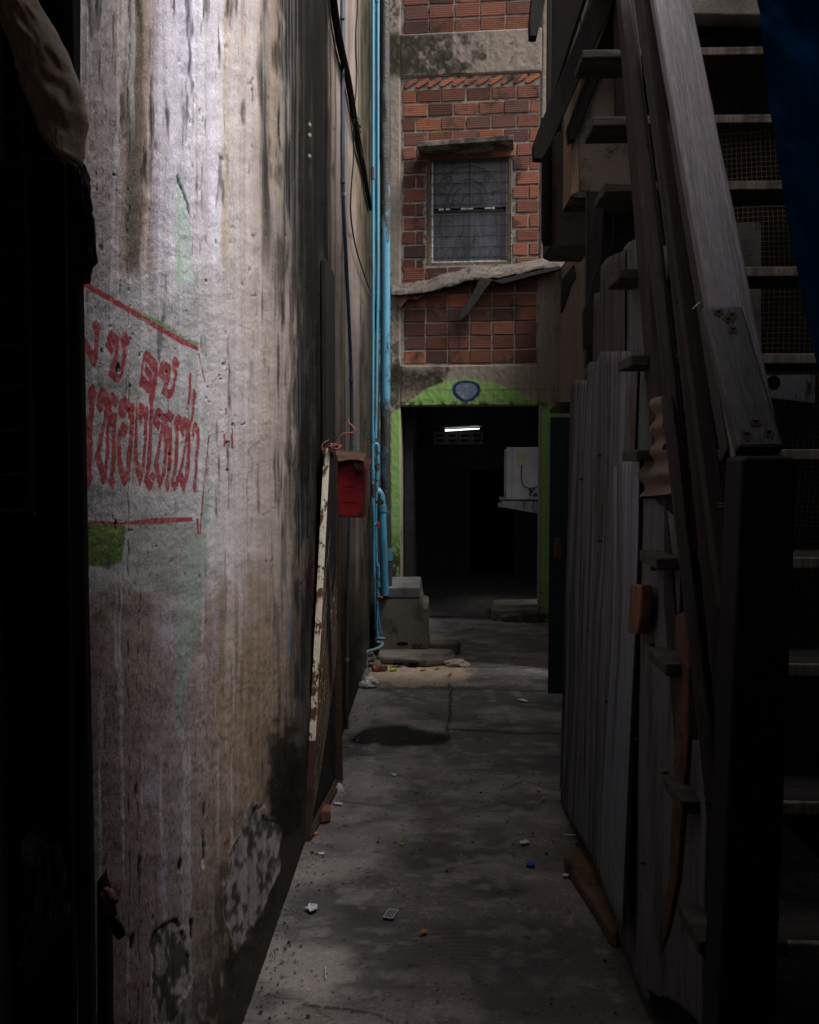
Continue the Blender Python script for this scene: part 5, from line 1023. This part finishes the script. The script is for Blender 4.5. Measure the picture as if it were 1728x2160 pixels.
pn = MB(); pn.prism([AY(x, y, 3.7) for x, y in ((1556, 470), (1606, 470), (1606, 880), (1556, 880))], (0, .02, 0)); o = pn.build('window_glow_panel', grime('window_glow_grey', LC(120, 118, 116), LC(90, 88, 86), None)); tag(o, 'dim grey panel coloured as a window glow behind the net at the back of the stair', 'shutter')  # pale panel stands in for the glow of a blurred window

# ================================================================== BLUE TARP
tp = thing('blue_tarp', AY(1700, 780, 1.35), 'deep blue plastic tarp hanging down at the right edge of the view', 'tarp')
n, mm = 60, 70; V = np.zeros((n, mm, 3)); ex = [(-200, 1585), (0, 1597), (250, 1627), (500, 1667), (680, 1702), (780, 1728), (900, 1770)]
for i in range(n):
    y = -200+1100*i/(n-1); xe = np.interp(y, [a for a, b in ex], [b for a, b in ex])
    for j in range(mm):
        s = j/(mm-1); p_ = AY(xe+4*pnoise(Vector((y*.02, 0, 0))), y, 1.32); x = p_.x+s*.5
        V[i, j] = (x, 1.32+.035*math.sin(s*9+y*.002)*s+.006*pnoise(Vector((s*9, y*.008, 2)))+.003*pnoise(Vector((s*30, y*.03, 4))), p_.z)
M_tarp = grime('blue_tarp_plastic', LC(10, 140, 236), LC(8, 122, 210), LC(14, 150, 245), s1=4, s2=9, spec=.15, rough=.8, bump=.15, bscale=60, fine=.12)
tpo = grid_mesh('tarp_sheet', V, np.ones((n, mm, 3)), M_tarp, tp)

# ================================================================== LEFT FOREGROUND
cabt = thing('dark_cabinet', AY(90, 2200, 1.15), 'black painted metal cabinet door filling the left edge of the view', 'cabinet')
YC = 1.15
m = MB(); m.prism([AY(x, y, YC) for x, y in ((-400, 3400), (-400, 345), (140, 345), (150, 352), (176, 3400))], (0, -.02, 0)); bev(m.build('door_panel', M_black, cabt), .003, 2)
m = MB(); m.prism([AY(x, y, YC-.03) for x, y in ((141, -300), (162, -300), (166, 0), (179, 600), (189, 1200), (199, 1700), (206, 2160), (226, 3400), (198, 3400), (176, 2160), (152, 400))], (0, -.02, 0)); bev(m.build('door_frame', M_dark, cabt), .003, 2)
m = MB(); m.prism([AY(x, y, YC+.02) for x, y in ((-400, 400), (-400, -300), (150, -300), (150, 400))], (0, .03, 0)); m.build('upper_panel', M_black, cabt)
m = MB(); m.tube([AY(110, 354, YC-.006), AY(110, 354, YC)], .0035, 10); m.build('white_rivet', M_white, cabt)
m = MB(); m.prism([AY(x, y, 1.19) for x, y in ((205, 1860), (212, 1850), (222, 1885), (226, 1960), (228, 2060), (232, 3300), (205, 3300))], (0, .02, 0)); m.build('hinge_side', M_black, cabt)
rk = thing('wire_rack', AY(30, 1080, 1.02), 'dark bronze wire rack with ten rungs on the cabinet at the far left', 'rack')
M_rack = grime('bronze_wire', LC(74, 62, 46), LC(52, 44, 34), None, rough=.5, bump=.1)
rx = lambda y: np.interp(y, [140, 300, 700, 1080], [42, 50, 60, 67]); YR = 1.05
tubeobj('rack_frame', curve_pts([AY(-60, 138, YR), AY(10, 140, YR), AY(34, 148, YR), AY(44, 175, YR), AY(50, 300, YR), AY(60, 700, YR), AY(67, 1060, YR), AY(60, 1078, YR), AY(-60, 1080, YR)], 6), .0032, M_rack, rk, 8)
for y in (250, 343, 436, 537, 632, 727, 815, 906, 1000): tubeobj('rung', curve_pts([AY(-60, y+3, YR), AY(10, y+2, YR), AY(40, y, YR), AY(float(rx(y)), y-4, YR)], 4), .0016, M_rack, rk, 6)
def cloth(name, lft, rgt, Y, bul, mat, label, cat, parent=None, wr=.008, fr=6, seed=0):
    n, mm = 60, 40; V = np.zeros((n, mm, 3)); ya = min(a[1] for a in lft); yb = max(a[1] for a in lft)
    for i in range(n):
        y = ya+(yb-ya)*i/(n-1); xl = np.interp(y, [a[1] for a in lft], [a[0] for a in lft]); xr_ = np.interp(y, [a[1] for a in rgt], [a[0] for a in rgt])
        for j in range(mm):
            s = j/(mm-1); p_ = AY(xl+(xr_-xl)*s+(1.5*pnoise(Vector((y*.09, 2, seed)))), y, Y); bl = bul*math.sqrt(max(0, 1-(2*s-1)**2))
            V[i, j] = (p_.x, Y-bl-wr*pnoise(Vector((s*fr+y*.006, y*.015-s*2, seed)))-wr*.5*pnoise(Vector((s*fr*3, y*.05+s*5, seed+9))), p_.z)
    o = grid_mesh(name, V, np.ones((n, mm, 3)), mat, parent); o.modifiers.new('s', 'SOLIDIFY').thickness = .002; 
    if label: tag(o, label, cat)
    return o
M_sack = grime('beige_cloth', LC(214, 192, 168), LC(190, 166, 142), LC(160, 140, 120), s1=5, s2=9, rough=.8, bump=.3, bscale=60, spec=.3)
cloth('beige_sack', [(-60, -200), (-10, -100), (0, 30), (25, 90), (60, 190), (78, 250), (100, 300), (128, 336), (160, 352)], [(20, -200), (60, -80), (80, 0), (120, 65), (150, 125), (168, 175), (178, 200), (186, 255), (180, 300), (178, 335), (176, 352)], 1.08, .05, M_sack, 'creased beige cloth sack hanging over the top of the black cabinet', 'sack', wr=.010, fr=3, seed=3)
M_plaid = grime('dark_plaid_cloth', LC(40, 42, 54), LC(26, 27, 36), LC(70, 70, 80), s1=20, s2=40, t3=(.64, .72), bump=.3)
cloth('plaid_rag', [(150, 345), (168, 420), (168, 500), (170, 555), (180, 600)], [(178, 345), (190, 395), (198, 450), (204, 520), (206, 552), (196, 570), (190, 602)], 1.12, .012, M_plaid, 'dark blue checked rag hanging from the edge of the cabinet frame', 'rag', wr=.01, seed=6)
M_clear = bpy.data.materials.new('clear_plastic'); nt_, b_, N_, L_ = nodes(M_clear); b_.inputs['Base Color'].default_value = (.5, .5, .52, 1); b_.inputs['Roughness'].default_value = .18; b_.inputs['Alpha'].default_value = .03; b_.inputs['Specular IOR Level'].default_value = .8
cloth('clear_bag', [(72, 1745), (60, 1800), (48, 1850), (45, 1960), (60, 2020), (68, 2060)], [(80, 1745), (115, 1770), (135, 1820), (140, 1900), (160, 1945), (100, 2020), (72, 2060)], 1.11, .03, M_clear, 'crumpled clear plastic bag hung low on the black cabinet', 'bag', wr=.03, fr=5, seed=11)
kn = thing('rope_knot', AY(224, 1920, 1.16), 'pink and brown rope knot tied at the low edge of the cabinet', 'rope')
M_rope = grime('pink_rope', LC(150, 96, 96), LC(110, 74, 66), LC(70, 52, 44), s1=60, s2=90, bump=.6)
pts = [AY(215+random.uniform(0, 28), 1880+random.uniform(0, 48), 1.155+random.uniform(-.01, .01)) for _ in range(18)]; tubeobj('rope_coil', curve_pts(pts, 5), .0042, M_rope, kn, 7)
m = MB(); m.prism([AY(x, y, 1.15) for x, y in ((222, 1932), (232, 1928), (256, 1952), (264, 1975), (248, 1986), (236, 1970))], (0, .006, 0)); bev(m.build('cloth_tail', M_black, kn), .002, 2)
# unseen roof added above the camera to block light, with an end wall behind it
rf = thing('shade_roof', (0, -1, 2.9), 'unseen low dark roof added to shade the near end of the passage', 'roof')
m = MB(); m.box(-.5, 2.4, -5, 1.22, 2.95, 3.02); m.build('shade_roof_sheet', M_vdwood, rf)
m = MB(); m.box(-2.2, 2.4, -5.1, -5, 0, 3.0); m.build('end_wall', M_vdwood, rf)

# ================================================================== LITTER
M_paper = grime('white_paper', LC(205, 205, 208), LC(180, 180, 184), None, s1=60, rough=.7, bump=.2)
M_leafy = grime('yellow_green_leaf', LC(150, 150, 58), LC(120, 126, 48), LC(120, 90, 46), s1=30, s2=60, rough=.6, bump=.2)
M_leafb = grime('brown_leaf', LC(150, 116, 52), LC(120, 84, 40), None, s1=30, rough=.6)
def flat(name, pts, mat, label, cat, group=None, th=.0012, z=.004, curl=.004):
    """small thin scrap: outline on the floor, fan triangulated with a slightly lifted, uneven rim"""
    P = [AZ(x, y, z) for x, y in pts]; c = sum(P, Vector())/len(P); m = MB(); n = len(P)
    top = [Vector((p.x, p.y, z+th+curl*(.5+.5*pnoise(p*60)))) for p in P]; bt = [t-Vector((0, 0, th)) for t in top]
    m.v = [tuple(v) for v in top+bt]+[(c.x, c.y, z+th), (c.x, c.y, z)]
    for i in range(n): j = (i+1) % n; m.f += [(i, j, 2*n), (n+j, n+i, 2*n+1), (i, n+i, n+j, j)]; m.c += [m.cc]*3
    return tag(m.build(name, mat), label, cat, group)
def crumple(name, px, py, w, h_, mat, label, cat, group=None, seed=0):
    r_ = random.Random(seed); pts = []
    for k in range(14):
        a = 2*math.pi*k/14; q_ = r_.uniform(.45, 1.1); pts.append((px+w*math.cos(a)*q_, py+h_*math.sin(a)*q_))
    return flat(name, pts, mat, label, cat, group, curl=.012)
cp = AZ(1119, 1828, 0); m = MB(); m.tube([cp+Vector((0, 0, .002)), cp+Vector((0, 0, .012)), cp+Vector((0, 0, .016))], [.0165, .0165, .0125], 24)
o = smooth_angle(m.build('bottle_cap', grime('blue_cap', LC(40, 84, 190), LC(34, 72, 170), None, rough=.4, bump=0, fine=.05))); tag(o, 'bright blue plastic bottle cap on the floor near the right', 'cap')
crumple('torn_paper', 657, 1919, 19, 9, M_paper, 'torn white paper scrap with a tail, nearest the left wall', 'paper', 'white scraps on the floor', 3)
crumple('torn_paper', 1110, 1779, 14, 6, M_paper, 'crumbled white scrap beyond the blue cap', 'paper', 'white scraps on the floor', 4)
crumple('torn_paper', 1194, 1849, 10, 4, M_paper, 'small white scrap beside the end of the rotten board', 'paper', 'white scraps on the floor', 5)
crumple('torn_paper', 831, 1636, 6, 2.5, M_paper, 'tiny white scrap in the middle of the alley beyond the mesh gate foot', 'paper', 'white scraps on the floor', 6)
flat('torn_paper', [(672, 1800), (684, 1799), (685, 1803), (673, 1804)], M_paper, 'tiny square white scrap by the foot of the left wall', 'paper', 'white scraps on the floor')
flat('torn_paper', [(1092, 1476), (1103, 1475), (1114, 1479), (1108, 1481)], M_paper, 'farthest folded white scrap on the right of the alley', 'paper', 'white scraps on the floor')
flat('paper_slip', [(706, 1693), (722, 1694), (724, 1699), (705, 1697)], grime('pale_blue_paper', LC(170, 184, 196), LC(150, 164, 178), None), 'pale blue printed slip on the floor beside the mesh gate', 'paper')
sx = thing('sachet', AZ(824, 1930, .003), 'empty clear plastic sachet with silver edge in the middle of the floor', 'sachet')
P_ = [AZ(*p, .004) for p in ((808, 1937), (820, 1920), (840, 1922), (828, 1940))]
m = MB(); m.prism(P_, (0, 0, .003)); m.build('sachet_body', grime('silver_film', LC(120, 124, 132), LC(90, 94, 100), LC(170, 174, 184), s1=80, s2=60, rough=.25, bump=.5), sx)
m = MB()
for i in range(4): m.tube([P_[i]+Vector((0, 0, .004)), P_[(i+1) % 4]+Vector((0, 0, .004))], .0014, 5)
m.build('sealed_edge', M_paper, sx)
sw = thing('cotton_bud', AZ(687, 2050, .004), 'white cotton bud lying on the floor nearest the camera', 'cotton bud')
a, b = AZ(686, 2040, .004), AZ(687, 2064, .004); tubeobj('stick', [a, b], .0016, M_white, sw, 6); m = MB(); m.tube([a-(b-a)*.05, a, a+(b-a)*.1], [.0015, .0035, .002], 8); m.build('cotton_tip', M_paper, sw); m = MB(); m.tube([b-(b-a)*.1, b, b+(b-a)*.05], [.002, .0035, .0015], 8); m.build('cotton_tip', M_paper, sw)
a, b = AZ(1190, 1761, .006), AZ(1214, 1761, .006); tag(tubeobj('drinking_straw', [a, b], .0022, M_white, None, 8), 'short white straw piece lying under the edge of the corrugated sheet', 'straw')
def leaf(px, py, w, h_, mat, label, gr='fallen leaves on the alley floor'):
    pts = [(px-w, py+h_*.6), (px-w*.4, py-h_*.4), (px+w*.3, py-h_), (px+w, py-h_*.3), (px+w*.5, py+h_*.6), (px-w*.3, py+h_)]
    return flat('fallen_leaf', pts, mat, label, 'leaf', gr, curl=.008)
leaf(893, 1967, 10, 6, M_leafb, 'yellow brown leaf right of the plastic sachet')
leaf(848, 1782, 7, 2, M_leafy, 'dark green leaf alone in the middle of the alley')
leaf(973, 1805, 4, 2.2, M_leafy, 'tiny yellow green leaf left of the blue cap')
leaf(1147, 1685, 5, 2.5, M_leafy, 'pale green leaf near the base of the corrugated sheet')
leaf(831, 1412, 9, 4, M_leafy, 'largest yellow green leaf in front of the drain slab')
leaf(893, 1413, 7, 2, M_leafy, 'thin yellow leaf in front of the middle of the drain slab')
leaf(922, 1411, 7, 2, M_leafb, 'orange brown leaf beside the mortar lump')
leaf(949, 1423, 6, 3, M_leafb, 'curled brown leaf below the mortar lump')
leaf(920, 1352, 5, 3, M_leafy, 'yellow leaf on the floor right of the plinth')
leaf(942, 1349, 5, 3, M_leafy, 'yellow leaf just right of another beside the plinth')
leaf(990, 1325, 5, 2.5, M_leafy, 'yellow leaf in front of the dark doorway')
leaf(1083, 1386, 6, 2.2, M_leafb, 'dull brown leaf on the right half of the far alley')
flat('red_wrapper', [(1132, 1665), (1139, 1664), (1140, 1669), (1133, 1669)], grime('pink_wrapper', LC(196, 70, 84), LC(206, 180, 180), None, s1=60), 'tiny red and white wrapper near the corrugated sheet', 'wrapper')
flat('cigarette_end', [(661, 1760), (668, 1755), (671, 1757), (664, 1763)], grime('orange_filter', LC(196, 120, 62), LC(180, 104, 54), None), 'orange cigarette end by the foot of the mesh gate', 'cigarette end')
m = MB(); q_ = [AZ(*p, 0) for p in ((676, 1738), (698, 1736), (698, 1722), (682, 1722))]; m.prism([Vector((p.x, p.y, .002)) for p in q_], (0, 0, .05)); o = bev(m.build('brick_piece', M_brickbit), .006, 2); tag(o, 'reddish half brick propping the foot of the mesh gate', 'brick')
m = MB(); c = AZ(716, 1668, 0); m.tube([c, c+Vector((0, 0, .02)), c+Vector((0, 0, .034))], [.02, .015, .006], 14); o = smooth_angle(m.build('plastic_cup', M_plastic)); tag(o, 'small crushed clear plastic cup by the mesh gate', 'cup')
# grit: uncountable crumbs
g = MB(); rr = random.Random(5)
for k in range(1200):
    Y = 1.5*math.exp(rr.random()*1.7); X = rr.uniform(-.5, .55) if rr.random() < .5 else WX+.01+abs(rr.gauss(0, .06)); s = rr.choice([rr.uniform(.001, .0035), rr.uniform(.001, .003), rr.uniform(.002, .006)])
    kk = rr.choice([(120, 112, 104), (60, 54, 50), (150, 140, 130), (90, 70, 56)]); g.cc = (*[float(v) for v in lin(kk)], 1); b = Vector((X, Y, s*.3)); h1 = s*rr.uniform(.6, 1.3)
    g.hexa([b+Vector(v) for v in ((-s, -s, 0), (s, -s*.7, 0), (s*.8, s, 0), (-s*.8, s*.9, 0), (-s*.5, -s*.6, h1), (s*.6, -s*.4, h1), (s*.5, s*.5, h1*.8), (-s*.5, s*.4, h1))])
tag(g.build('grit', grime('grit', (1, 1, 1), None, None, attr=True, bump=0)), 'loose grit scattered over the alley floor', 'grit', kind='stuff')
